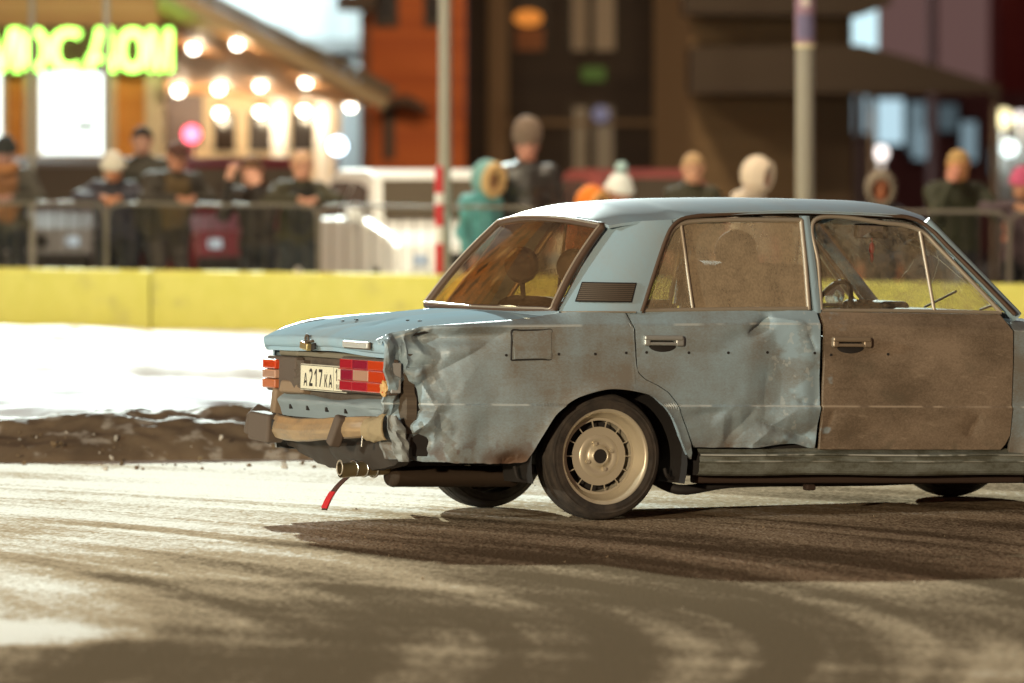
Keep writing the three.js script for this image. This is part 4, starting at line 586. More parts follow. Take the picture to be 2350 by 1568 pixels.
function dent(x, y) { // inward metres
  let d = 0;
  if (x < 0.1) { // quarter panel
    const m = sm(-0.70, -0.98, x) * sm(0.24, 0.36, y), m2 = sm(-0.40, -0.85, x);
    d += m * (0.040 + 0.15 * facet(x * 8.5 + 1.3, y * 6.5 + 0.4, 301) + 0.045 * facet(x * 18, y * 15 + 4, 305)) + m2 * 0.042 * facet(x * 4.5 + 3, y * 4.2, 309);
    d += blob(x, y, -0.80, 0.842, 0.24, 0.035, 0.06, 0.065) + blob(x, y, -0.96, 0.79, 0.09, 0.06, 0.5, 0.03);
    d += fold(x, y, -0.54, 0.875, -0.98, 0.60, 0.055, 0.030, 2.2) - fold(x, y, -0.97, 0.86, -1.0, 0.62, 0.02, 0.030) + fold(x, y, -1.02, 0.80, -0.95, 0.45, 0.028, 0.038, 0.5);
    d += blob(x, y, -0.66, 0.66, 0.16, 0.10, -0.6, 0.020) + blob(x, y, -0.62, 0.42, 0.14, 0.11, 0.3, 0.022) - blob(x, y, -0.87, 0.34, 0.12, 0.045, 0.1, 0.022);
    d += fold(x, y, -1.05, 0.53, -0.82, 0.49, 0.02, 0.022) - fold(x, y, -0.98, 0.47, -0.80, 0.40, 0.025, 0.014) + fold(x, y, -0.93, 0.43, -0.97, 0.29, 0.025, 0.018) + fold(x, y, -1.0, 0.70, -0.88, 0.72, 0.015, 0.020) - fold(x, y, -1.05, 0.66, -0.93, 0.63, 0.012, 0.018);
    d += blob(x, y, -0.5, 0.28, 0.07, 0.035, 0, 0.02) * (0.4 + 1.4 * fbm(x * 30, y * 30, 3, 311)) + sm(0.30, 0.26, y) * 0.014 * (fbm(x * 16, 2, 3, 313) - 0.4);
    d += blob(x, y, -0.40, 0.70, 0.14, 0.08, -0.5, 0.009) - blob(x, y, -0.25, 0.78, 0.2, 0.1, 0, 0.004);
  } else if (x < 1.078) { // rear door
    d += blob(x, y, 0.86, 0.72, 0.11, 0.26, 0.05, 0.018) + blob(x, y, 0.77, 0.905, 0.055, 0.022, 0.5, 0.030) + fold(x, y, 0.70, 0.875, 0.82, 0.955, 0.018, 0.022) - fold(x, y, 0.80, 0.955, 0.98, 0.93, 0.012, 0.010) + blob(x, y, 0.66, 0.86, 0.10, 0.04, 0.2, 0.012);
    d += fold(x, y, 0.80, 0.72, 0.78, 0.40, 0.06, 0.014, 2) + fold(x, y, 0.76, 0.47, 1.04, 0.385, 0.035, 0.030, 0.6) - blob(x, y, 0.92, 0.375, 0.12, 0.035, -0.25, 0.020) + blob(x, y, 0.50, 0.50, 0.13, 0.025, 0.12, 0.015) + blob(x, y, 0.62, 0.42, 0.05, 0.05, 0, 0.008);
    d += fold(x, y, 0.96, 0.56, 1.06, 0.545, 0.015, 0.012) + fold(x, y, 1.0, 0.88, 1.04, 0.80, 0.012, 0.010) + blob(x, y, 1.06, 0.62, 0.04, 0.2, 0, 0.012) + fold(x, y, 0.60, 0.36, 1.06, 0.345, 0.02, 0.016) * (fbm(x * 14, 1, 2, 321) + 0.2);
    d += 0.006 * (fbm(x * 5, y * 5, 3, 325) - 0.5) * sm(0.3, 0.7, x) + sm(0.40, 0.62, x) * sm(0.60, 0.46, y) * (0.050 * facet(x * 5.5 + 2, y * 6, 327) + 0.014 * facet(x * 13, y * 12, 328)) + sm(0.62, 0.9, x) * 0.016 * facet(x * 6, y * 4, 329);
  } else { // front door and wing
    d += 0.004 * (fbm(x * 5, y * 5, 3, 331) - 0.5) + fold(x, y, 1.92, 0.50, 1.86, 0.40, 0.03, 0.012, 1.6) + fold(x, y, 1.14, 0.52, 1.10, 0.38, 0.03, 0.010) + blob(x, y, 1.82, 0.90, 0.1, 0.015, 0, 0.006) + blob(x, y, 1.3, 0.40, 0.15, 0.05, 0, 0.005);
  }
  return d;
}
const pS = (x, y, dents = true) => [x, y, sideZ(x, y) - (dents ? dent(x, y) : 0)];
const lidEdgeY = curve([[-1.14, 0.795], [-1.117, 0.812], [-1.05, 0.842], [-0.833, 0.888], [-0.38, 0.936], [-0.19, 0.962]]);
const flip = (g) => { const q = (g.index ? g.toNonIndexed() : g.clone()).scale(1, 1, -1); for (const n of Object.keys(q.attributes)) { const a = q.attributes[n], s = a.itemSize, r = a.array; for (let i = 0; i < a.count; i += 3) for (let k = 0; k < s; k++) { const t = r[(i + 1) * s + k]; r[(i + 1) * s + k] = r[(i + 2) * s + k]; r[(i + 2) * s + k] = t; } } return q; };
const inward = () => [0, 0, -0.022];
// quarter panel
const arch = curve([[-1.13, 0.285], [-0.98, 0.275], [-0.67, 0.264], [-0.45, 0.268], [-0.42, 0.275], [-0.405, 0.30], [-0.363, 0.385], [-0.286, 0.507], [-0.164, 0.582], [-0.008, 0.613], [0.171, 0.589], [0.284, 0.499], [0.351, 0.378], [0.405, 0.30], [0.425, 0.285]]);
const doorRear = lin([[-2, 0.968], [0.068, 0.968], [0.074, 0.955], [0.098, 0.881], [0.109, 0.70], [0.122, 0.685], [0.154, 0.658], [0.22, 0.63], [0.277, 0.597], [0.32, 0.55], [0.345, 0.497], [0.38, 0.425], [0.413, 0.357], [0.425, 0.31]]);
const rearEdge = lin([[0.25, -1.09], [0.285, -1.095], [0.494, -1.11], [0.593, -1.122], [0.693, -1.145], [0.812, -1.155], [0.95, -1.16]]);
function quarter(dents, nu, nv) {
  const xs = []; for (let i = 0; i <= nu; i++) { const u = i / nu; xs.push(u < 0.55 ? lerp(-1.1, -0.44, u / 0.55) : u < 0.64 ? lerp(-0.44, -0.36, (u - 0.55) / 0.09) : u < 0.88 ? lerp(-0.36, 0.06, (u - 0.64) / 0.24) : lerp(0.06, 0.423, (u - 0.88) / 0.12)); }
  return sheet(nu, nv, (u, v) => {
    const x = xs[Math.round(u * nu)], yb = arch(x) + (dents ? 0.012 * (fbm(x * 22, 4, 3, 341) - 0.5) * sm(-0.42, -0.5, x) : 0), yt = doorRear(x); let p;
    if (x > 0.068) p = pS(x, lerp(yb, Math.max(yt, yb + 0.004), v), dents);
    else { const ys = ysh(x); if (v < 0.86) p = pS(x, lerp(yb, ys, v / 0.86), dents); else { const t = (v - 0.86) / 0.14, a = pS(x, ys, dents), q = sm(-0.32, -0.16, x), ty = lerp(lidEdgeY(x), 0.966, q), tz = lerp(0.672, 0.752, q); p = [x, lerp(a[1], ty, t) + 0.012 * Math.sin(t * Math.PI) * (1 - q), lerp(a[2], tz, t)]; if (dents) { const w = sm(-0.88, -1.06, x) * Math.sin(Math.min(1, t * 1.3) * Math.PI); p[1] += -0.03 * w + 0.03 * w * ridge(x * 9, t * 1.5, 345); } } }
    const k = sm(-0.62, -1.1, p[0]); if (!dents) { p[0] += 0.045 * k; return p; } const e = (rearEdge(p[1]) + 1.1) * k; p[0] += e; if (dents && k > 0) { const n = sm(-0.86, -1.08, x); p[0] += n * 0.035 * facet(p[1] * 12, x * 8, 351); p[2] -= n * n * 0.012; } return p;
  }, inward, uvS, 0.32);
}
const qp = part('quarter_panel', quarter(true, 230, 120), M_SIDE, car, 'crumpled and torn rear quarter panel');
part('quarter_panel', flip(quarter(false, 90, 40)), M_SIDE, car);
{ const q = (x, y) => pS(x, y), f = sheet(20, 14, (u, v) => { const x = lerp(lerp(-0.520, -0.512, 1 - v), lerp(-0.331, -0.328, 1 - v), u), y = lerp(lerp(0.748, 0.755, u), lerp(0.870, 0.876, u), v), p = q(x, y); return [p[0], p[1], sideZ(x, y) - 0.012 * 0 + 0.003 + 0.002 * Math.sin(v * 3) - dent(x, y) * 0.5 + (v < 0.16 ? 0.004 : 0)]; }, () => [0, 0, -0.02], uvS); part('fuel_flap', f, M_SIDE, qp); part('fuel_flap_gap', tube([[-0.526, 0.742, sideZ(-0.52, 0.745) - 0.009], [-0.525, 0.879, sideZ(-0.52, 0.87) - 0.007], [-0.325, 0.884, sideZ(-0.33, 0.88) - 0.003], [-0.323, 0.749, sideZ(-0.33, 0.75) - 0.003], [-0.526, 0.742, sideZ(-0.52, 0.745) - 0.009]].flatMap((p, i, a) => i ? [[0.25, 0.5, 0.75, 1].map((t) => p.map((c, k) => lerp(a[i - 1][k], c, t)))].flat() : [p]), 0.0038, 90, 6), M_BLACK, qp); }
const hole = (list, parent) => { for (const [x, y] of list) part('clip_hole', new THREE.CylinderGeometry(0.0065, 0.0065, 0.004, 10).rotateX(Math.PI / 2).translate(x, y, pS(x, y)[2] + 0.001), M_BLACK, parent); };
hole([[-0.55, 0.765], [-0.29, 0.772], [-0.104, 0.774], [0.055, 0.78]], qp);
// doors
const rdL = lin([[0.33, 0.446], [0.341, 0.441], [0.357, 0.424], [0.425, 0.388], [0.497, 0.353], [0.55, 0.328], [0.597, 0.285], [0.63, 0.228], [0.658, 0.162], [0.685, 0.130], [0.70, 0.117], [0.881, 0.106], [0.955, 0.082], [0.97, 0.076]]);
const rearDoor = (dents, nu, nv) => sheet(nu, nv, (u, v) => { const y0 = lerp(0.342, 0.9, 0), x0 = lerp(rdL(lerp(y0, 0.97, v)), 1.068, u), bend = dents ? 0.020 * sm(0.72, 0.95, x0) * sm(0.99, 0.9, x0 - 0.06) + 0.006 * (fbm(x0 * 15, 3, 2, 361) - 0.5) : 0, y = lerp(y0 + bend, belt(x0), v), p = pS(lerp(rdL(y), 1.068 - (dents ? 0.006 * Math.sin(y * 9) : 0), u), y, dents); return p; }, inward, uvS, 0.32);
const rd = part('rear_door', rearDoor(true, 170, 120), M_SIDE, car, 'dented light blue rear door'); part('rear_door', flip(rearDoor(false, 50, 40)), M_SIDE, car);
hole([[0.378, 0.783], [0.583, 0.784], [0.792, 0.787], [1.034, 0.786], [0.16, 0.783]], rd);
const fdR = lin([[0.33, 2.045], [0.36, 2.072], [0.402, 2.092], [0.897, 2.087], [0.94, 2.066], [0.985, 2.04]]), uvD = (p) => [(p[0] - 1.0) / 1.2, (p[1] - 0.15) / 0.85];
const frontDoor = (dents, nu, nv) => sheet(nu, nv, (u, v) => { const y = lerp(0.334, belt(1.5), v); return pS(lerp(1.087, fdR(y), u), y + (v > 0.95 ? (belt(lerp(1.087, 2.04, u)) - belt(1.5)) * (v - 0.95) / 0.05 : 0), dents); }, inward, uvD);
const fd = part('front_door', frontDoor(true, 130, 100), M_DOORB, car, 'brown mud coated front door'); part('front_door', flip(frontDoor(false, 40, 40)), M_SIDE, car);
hole([[1.12, 0.778], [1.42, 0.783]], fd);
const handle = (x, parent, m) => { const z = pS(x + 0.1, 0.84)[2]; part('handle_recess', new THREE.SphereGeometry(0.075, 20, 10).scale(1.0, 0.42, 0.06).translate(x + 0.105, 0.815, z - 0.001), M_BLACK, parent); part('door_handle', [rb(0.20, 0.024, 0.020, x + 0.1, 0.851, z + 0.020, 0.009), rb(0.034, 0.05, 0.03, x + 0.018, 0.838, z + 0.010, 0.01), rb(0.045, 0.045, 0.03, x + 0.185, 0.835, z + 0.010, 0.01), rb(0.15, 0.016, 0.016, x + 0.1, 0.824, z + 0.016, 0.007)], m, parent); };
handle(0.138, rd, mat([0.42, 0.43, 0.40], 0.35, { metalness: 0.5 })); handle(1.118, fd, mat([0.33, 0.26, 0.18], 0.4, { metalness: 0.5 }));
// front wing, bonnet and nose
const wing = (nu, nv) => sheet(nu, nv, (u, v) => { const x = lerp(2.098, 3.0, u), b = Math.abs(x - 2.52) < 0.345 ? 0.26 + 0.365 * Math.sqrt(Math.max(0, 1 - ((x - 2.52) / 0.345) ** 2)) : 0.28; if (v < 0.85) return pS(x, lerp(b, ysh(x), v / 0.85), false); const t = (v - 0.85) / 0.15, a = pS(x, ysh(x), false); return [x, lerp(a[1], 0.955 - (x - 2.1) * 0.09, t), lerp(a[2], 0.655, t)]; }, inward, uvS);
const wg = wing(70, 40); part('front_wing', wg, M_SIDE, car); part('front_wing', flip(wg), M_SIDE, car);
part('bonnet', sheet(24, 24, (u, v) => { const z = lerp(-0.648, 0.648, v), x = lerp(2.30 - 0.12 * (z / 0.65) ** 2, 2.96, u); return [x, 0.955 - (x - 2.1) * 0.085 + 0.022 * (1 - (z / 0.65) ** 2), z]; }, () => [0, -0.02, 0]), M_TOP, car);
const nose = part('front_panel', rb(0.06, 0.42, 1.46, 2.95, 0.65, 0, 0.02), M_PAINT, car); part('grille', rb(0.03, 0.16, 0.72, 2.99, 0.74, 0, 0.01), M_BLACK, nose);
for (const s of [-0.62, -0.46, 0.46, 0.62]) part('headlamp', new THREE.CylinderGeometry(0.072, 0.078, 0.05, 20).rotateZ(Math.PI / 2).translate(2.995, 0.74, s), mat([0.7, 0.7, 0.68], 0.1), nose);
part('front_bumper', rb(0.09, 0.11, 1.58, 3.03, 0.46, 0, 0.03), M_CHROME, car);
// sills
const sillG = sheet(120, 13, (u, v) => { const x = lerp(0.46, 2.22, u), pr = [[0.336, 0.735], [0.322, 0.750], [0.312, 0.774], [0.306, 0.776], [0.301, 0.766], [0.288, 0.764], [0.280, 0.770], [0.275, 0.768], [0.270, 0.762], [0.250, 0.762], [0.232, 0.760], [0.220, 0.752], [0.212, 0.735], [0.210, 0.68]][Math.round(v * 13)]; return [x, pr[0] + 0.003 * Math.sin(x * 7), pr[1] - 0.006 * (fbm(x * 9, v * 3, 3, 371) - 0.5) - blob(x, pr[0], 0.95, 0.245, 0.12, 0.02, 0, 0.014) - blob(x, pr[0], 0.98, 0.31, 0.07, 0.02, 0, 0.02)]; }, null, (p) => [p[0] / 0.8, p[1] / 0.3], 0.35);
const sillMap = colourTexture(512, 256, (u, v) => { const c = mix3([0.085, 0.085, 0.062], [0.22, 0.24, 0.215], clamp(fbm(u * 9, v * 7, 5, 375) * 1.3 - 0.3 + 0.3 * (noise(u * 120, v * 60, 377) - 0.5))), w = Math.max(sm(0.018, 0.006, Math.abs(v - 0.025)), 0.7 * sm(0.016, 0.005, Math.abs(v - 0.925))) * sm(0.36, 0.5, fbm(u * 8, v * 2, 3, 378)); return mix3(c, [0.48, 0.49, 0.44], w * 0.8); }); sillMap.wrapS = sillMap.wrapT = THREE.RepeatWrapping;  // pale lines on the sill ridges are highlights put into the colour
const M_SILL = new THREE.MeshPhysicalMaterial({ map: sillMap, roughness: 0.42, side: THREE.DoubleSide }); part('sill', sillG, M_SILL, car); part('sill', flip(sillG), M_SILL, car);

// greenhouse
const gz = (y) => 0.745 - 0.140 * Math.pow(clamp((y - 0.965) / 0.47), 1.12);
const gut = curve([[0.153, 0.968], [0.254, 1.182], [0.330, 1.325], [0.366, 1.372], [0.434, 1.407], [0.615, 1.426], [1.049, 1.442], [1.579, 1.429], [1.66, 1.41], [1.72, 1.372], [1.789, 1.302], [1.953, 1.139], [2.117, 0.975]]);
const roofEdge = curve([[-0.02, 1.345], [0.06, 1.368], [0.2, 1.388], [0.366, 1.399], [0.434, 1.416], [0.615, 1.435], [1.049, 1.451], [1.579, 1.438], [1.68, 1.415], [1.76, 1.375]]), roofMid = curve([[-0.06, 1.385], [0.0, 1.412], [0.1, 1.446], [0.213, 1.468], [0.6, 1.494], [1.063, 1.504], [1.53, 1.500], [1.74, 1.478], [1.86, 1.438]]);
const roofG = sheet(110, 60, (u, v) => { const t = lerp(-1, 1, v), a = Math.abs(t), x = lerp(-0.005 + 0.055 * a * a, 1.845 - 0.10 * a * a, u), w = lerp(0.60, 0.625, sm(0, 0.5, x)) - 0.03 * sm(1.5, 1.8, x), ye = roofEdge(x), ym = roofMid(x); return [x, ym - (ym - ye) * Math.pow(a, 2.7) + 0.0012 * (fbm(x * 3, t * 3, 2, 381) - 0.5), t * w]; }, () => [0, -0.014, 0], (p) => [p[0] / 2, p[2] / 2 + 0.5]);
const roof = part('roof', roofG, M_TOP, car);
part('headlining', sheet(20, 12, (u, v) => { const t = lerp(-0.94, 0.94, v), x = lerp(0.10, 1.72, u); return [x, roofMid(x) - (roofMid(x) - roofEdge(x)) * Math.pow(Math.abs(t), 2.7) - 0.035, t * 0.60]; }, null, null, 0), mat([0.14, 0.09, 0.055], 0.9), roof);
const winEdge = lin([[-0.215, 0.972], [0.048, 1.362]]); // right edge of the rear window, y over x
const cpil = sheet(60, 40, (u, v) => {
  const x = lerp(-0.215, 0.362, u), yb = x < 0.145 ? 0.966 : gut(x) - 0.004, yt = x < 0.05 ? Math.max(winEdge(x) , yb + 0.004) : roofEdge(x) + 0.0, y = lerp(yb, Math.max(yt, yb + 0.003), v), xe = lin([[0.966, -0.215], [1.362, 0.05], [1.45, 0.05]])(y), xf = lin([[0.966, 0.145], [1.182, 0.25], [1.375, 0.362]])(y), k = clamp((xf - x) / Math.max(0.05, xf - xe));
  return [x, y, gz(y) + 0.008 - 0.11 * Math.pow(k, 2.4)];
}, inward, (p) => [p[0] / 2 + 0.3, p[1] / 2]);
for (const s of [1, -1]) {
  const cp = part('rear_pillar', s > 0 ? cpil : flip(cpil), M_TOP, car);
  const vg = []; for (let i = 0; i < 9; i++) { const t = (i + 0.5) / 9, y = lerp(1.018, 1.099, t), a = lerp(-0.146, -0.108, t), b = lerp(0.098, 0.132, t), zA = gz(y) + 0.010 - 0.11 * Math.pow(0.80, 2.4), zB = gz(y) + 0.014; vg.push(sheet(8, 1, (u, v) => { const z = zB - (zB - zA) * Math.pow(1 - u, 2.4); return [lerp(a, b, u), y + (v - 0.5) * 0.0062, z + 0.005 - v * 0.002]; }, () => [0, 0, -0.008], null, 0.5)); }
  const v2 = sheet(8, 2, (u, v) => { const y = lerp(1.012, 1.104, v), zB = gz(y) + 0.012, zA = gz(y) + 0.009 - 0.11 * Math.pow(0.82, 2.4); return [lerp(lerp(-0.152, -0.106, v), lerp(0.103, 0.138, v), u), y, zB - (zB - zA) * Math.pow(1 - u, 2.4) + 0.0015]; }, () => [0, 0, -0.006]);
  const gr = part('vent_grille', s > 0 ? v2 : flip(v2), M_BLACK, cp); part('vent_slats', s > 0 ? vg : vg.map(flip), M_GRIMY, gr);
  part('pillar_seam', tube([[-0.23, 0.962, s * 0.668], [-0.1, 0.967, s * 0.738], [0.12, 0.968, s * 0.760]], 0.004, 20, 6), M_TRIM, cp);
  // drip rail, window frames, pillars, glass
  const gp = []; for (let i = 0; i <= 60; i++) { const x = lerp(0.153, 2.117, i / 60), y = gut(x); gp.push([x, y, s * (gz(y) + 0.010)]); } part('drip_rail', tube(gp, 0.0105, 120, 6), M_SEAL, car);
  const onG = (x, y, o = -0.004) => [x, y, s * (gz(y) + o)], bar = (pts, r, n = 40) => tube(pts.map(([x, y]) => onG(x, y)), r, n, 6);
  const door2 = s > 0 ? rd : car.children.filter((c) => c.name === 'rear_door')[1], door1 = s > 0 ? fd : car.children.filter((c) => c.name === 'front_door')[1];
  part('window_frame', [bar([[0.150, 0.975], [0.20, 1.065], [0.265, 1.185], [0.34, 1.318], [0.372, 1.358], [0.42, 1.381], [0.50, 1.393], [0.75, 1.402], [1.045, 1.405]], 0.0125, 60), bar([[1.045, 1.405], [1.038, 1.2], [1.03, 0.985]], 0.013), bar([[0.15, 0.975], [0.5, 0.983], [1.03, 0.992]], 0.011)], M_TRIM, door2);
  part('window_divider', bar([[0.412, 1.378], [0.424, 0.985]], 0.009, 8), M_TRIM, door2);
  part('window_frame', [bar([[1.095, 0.985], [1.105, 1.2], [1.112, 1.402], [1.5, 1.396], [1.62, 1.382], [1.69, 1.352], [1.75, 1.292], [1.9, 1.138], [2.05, 0.985]], 0.012, 70), bar([[1.095, 0.985], [1.6, 0.986], [2.05, 0.982]], 0.010)], M_TRIM, door1);
  part('window_divider', bar([[1.668, 1.366], [1.694, 0.985]], 0.010, 8), M_TRIM, door1);
  part('centre_pillar', sheet(4, 20, (u, v) => { const y = lerp(0.972, 1.425, v); return [lerp(1.048, 1.086, u) + 0.004 * (1 - v), y, s * (gz(y) + 0.009 - 0.004 * Math.abs(u - 0.5) * 2)]; }, () => [0, 0, -s * 0.03], (p) => [p[0], p[1]]), M_PAINT, car);
  part('front_pillar', [rod([1.705, 1.408, s * 0.612], [2.155, 0.962, s * 0.705], 0.026, 0.030, 10)], M_PAINT, car);
  const glassG = (poly, nu = 10, nv = 10) => sheet(nu, nv, (u, v) => { const a = poly[0].map((c, k) => lerp(c, poly[1][k], u)), b = poly[3].map((c, k) => lerp(c, poly[2][k], u)); return onG(lerp(a[0], b[0], v), lerp(a[1], b[1], v), -0.012); }, null, null, 0);
  const clear = new THREE.MeshPhysicalMaterial({ color: C(0.93, 0.95, 0.92), transmission: 1, roughness: 0.02, thickness: 0, ior: 1.45, side: THREE.DoubleSide });
  const dust = (seed, base, amp) => { const t = valueTexture(256, 128, (u, v) => clamp(base + (fbm(u * 7, v * 6, 5, seed) - 0.5) * amp + (noise(u * 120, v * 60, seed + 3) - 0.5) * 0.25 + (fbm(u * 24, v * 20, 3, seed + 5) - 0.5) * amp * 0.6)); return new THREE.MeshPhysicalMaterial({ color: C(0.37, 0.28, 0.175), roughness: 0.95, alphaMap: t, transparent: true, side: THREE.DoubleSide }); };
  const gs = [['quarter_glass', [[0.165, 0.985], [0.415, 0.99], [0.405, 1.375], [0.39, 1.37]], door2, dust(401, 0.50, 0.2)], ['door_glass', [[0.433, 0.99], [1.025, 0.995], [1.035, 1.395], [0.422, 1.378]], door2, dust(411, 0.66, 0.25)], ['door_glass', [[1.105, 0.988], [1.683, 0.988], [1.658, 1.375], [1.118, 1.392]], door1, dust(421, 0.24, 0.4)], ['vent_glass', [[1.703, 0.988], [2.035, 0.986], [1.72, 1.325], [1.678, 1.366]], door1, dust(431, 0.26, 0.4)]];
  for (const [n, poly, par, dm] of gs) { const q = part(n, glassG(poly), clear, par); void q; const d = part('dust_film', glassG(poly).translate(0, 0, s * 0.003), dm, par); d.name = 'dust_film'; }
}
{ // rear window with its rubber seal, windscreen
  const edgeX = (z) => z > 0 ? -0.245 : -0.31, rw = (u, v) => { const t = lerp(-1, 1, u), zb = t * 0.635, zt = t * 0.565, xb = -0.375 + (0.375 + edgeX(t)) * t * t, xt = -0.018 + 0.05 * t * t, yb = 0.966 + 0.004 * t * t, yt = 1.392 - 0.032 * t * t, k = 0.02 * Math.sin(v * Math.PI); return [lerp(xb, xt, v) - k * 0.7, lerp(yb, yt, v) + k * 0.4, lerp(zb, zt, v)]; };
  const tint = new THREE.MeshPhysicalMaterial({ color: C(0.62, 0.48, 0.30), transmission: 1, roughness: 0.03, thickness: 0, ior: 1.5, side: THREE.DoubleSide });
  const w = part('rear_window', sheet(30, 16, rw, null, null, 0), tint, car), ring = []; const N = 26;
  for (let i = 0; i <= N; i++) ring.push(rw(i / N, 0)); for (let i = 1; i < 16; i++) ring.push(rw(1, i / 16)); for (let i = N; i >= 0; i--) ring.push(rw(i / N, 1)); for (let i = 15; i > 0; i--) ring.push(rw(0, i / 16));
  const rc = new THREE.CatmullRomCurve3(ring.map((p) => new THREE.Vector3(...p)), true); part('rubber_seal', new THREE.TubeGeometry(rc, 220, 0.019, 8, true), M_SEAL, w);
  const rc2 = new THREE.CatmullRomCurve3(ring.map((p) => new THREE.Vector3(p[0] - 0.014, p[1] + 0.009, p[2])), true); part('seal_trim', new THREE.TubeGeometry(rc2, 220, 0.006, 6, true), M_TRIM, w);
  const dt = valueTexture(256, 256, (u, v) => clamp(0.16 + (fbm(u * 5, v * 5, 4, 441) - 0.5) * 0.4 + (noise(u * 90, v * 90, 443) - 0.5) * 0.10)); part('dust_film', sheet(30, 16, (u, v) => { const p = rw(u, v); return [p[0] - 0.003, p[1] + 0.002, p[2]]; }, null, null, 0), new THREE.MeshPhysicalMaterial({ color: C(0.30, 0.17, 0.07), roughness: 0.9, alphaMap: dt, transparent: true, side: THREE.DoubleSide }), w);
  const ws = (u, v) => { const t = lerp(-1, 1, u); return [lerp(2.27 - 0.12 * t * t, 1.862 - 0.115 * t * t, v) + 0.02 * Math.sin(v * Math.PI), lerp(0.972, 1.432 - 0.03 * t * t, v), t * lerp(0.67, 0.585, v)]; };
  const wsG = part('windscreen', sheet(24, 12, ws, null, null, 0), new THREE.MeshPhysicalMaterial({ color: C(0.93, 0.95, 0.92), transmission: 1, roughness: 0.02, thickness: 0, side: THREE.DoubleSide }), car);
  const wd = valueTexture(512, 256, (u, v) => { const wiped = Math.max(sm(0.03, 0.0, Math.hypot((u - 0.30) * 1.35, v * 0.9 + 0.06) - 0.60) , sm(0.03, 0.0, Math.hypot((u - 0.62) * 1.35, v * 0.9 + 0.06) - 0.58)); return clamp(lerp(0.58, 0.20, wiped) + (fbm(u * 14, v * 8, 4, 451) - 0.5) * 0.4); });
  part('dust_film', sheet(24, 12, (u, v) => { const p = ws(u, v); return [p[0] + 0.003, p[1], p[2]]; }, null, null, 0), new THREE.MeshPhysicalMaterial({ color: C(0.30, 0.22, 0.13), roughness: 0.95, alphaMap: wd, transparent: true, side: THREE.DoubleSide }), wsG);
  const crack = []; const R = rng(77); for (const [u0, v0, a, n] of [[0.55, 0.55, 0.9, 9], [0.55, 0.55, 2.6, 8], [0.55, 0.55, -0.7, 9], [0.55, 0.55, 3.9, 8], [0.2, 0.35, 0.5, 6]]) { const pts = []; let u = u0, v = v0, an = a; for (let i = 0; i < n; i++) { pts.push(ws(clamp(u), clamp(v))); an += (R() - 0.5) * 0.4; u += Math.cos(an) * 0.035; v += Math.sin(an) * 0.075; } crack.push(tube(pts.map((p) => [p[0] + 0.006, p[1], p[2]]), 0.0022, 24, 4)); }
  part('crack', crack, mat([0.75, 0.72, 0.62], 0.4), wsG);
  part('wiper', [rod([2.22, 0.985, -0.35], [2.15, 1.07, 0.1], 0.006), rod([2.23, 0.985, 0.2], [2.14, 1.03, 0.58], 0.006)], M_BLACK, wsG);
}
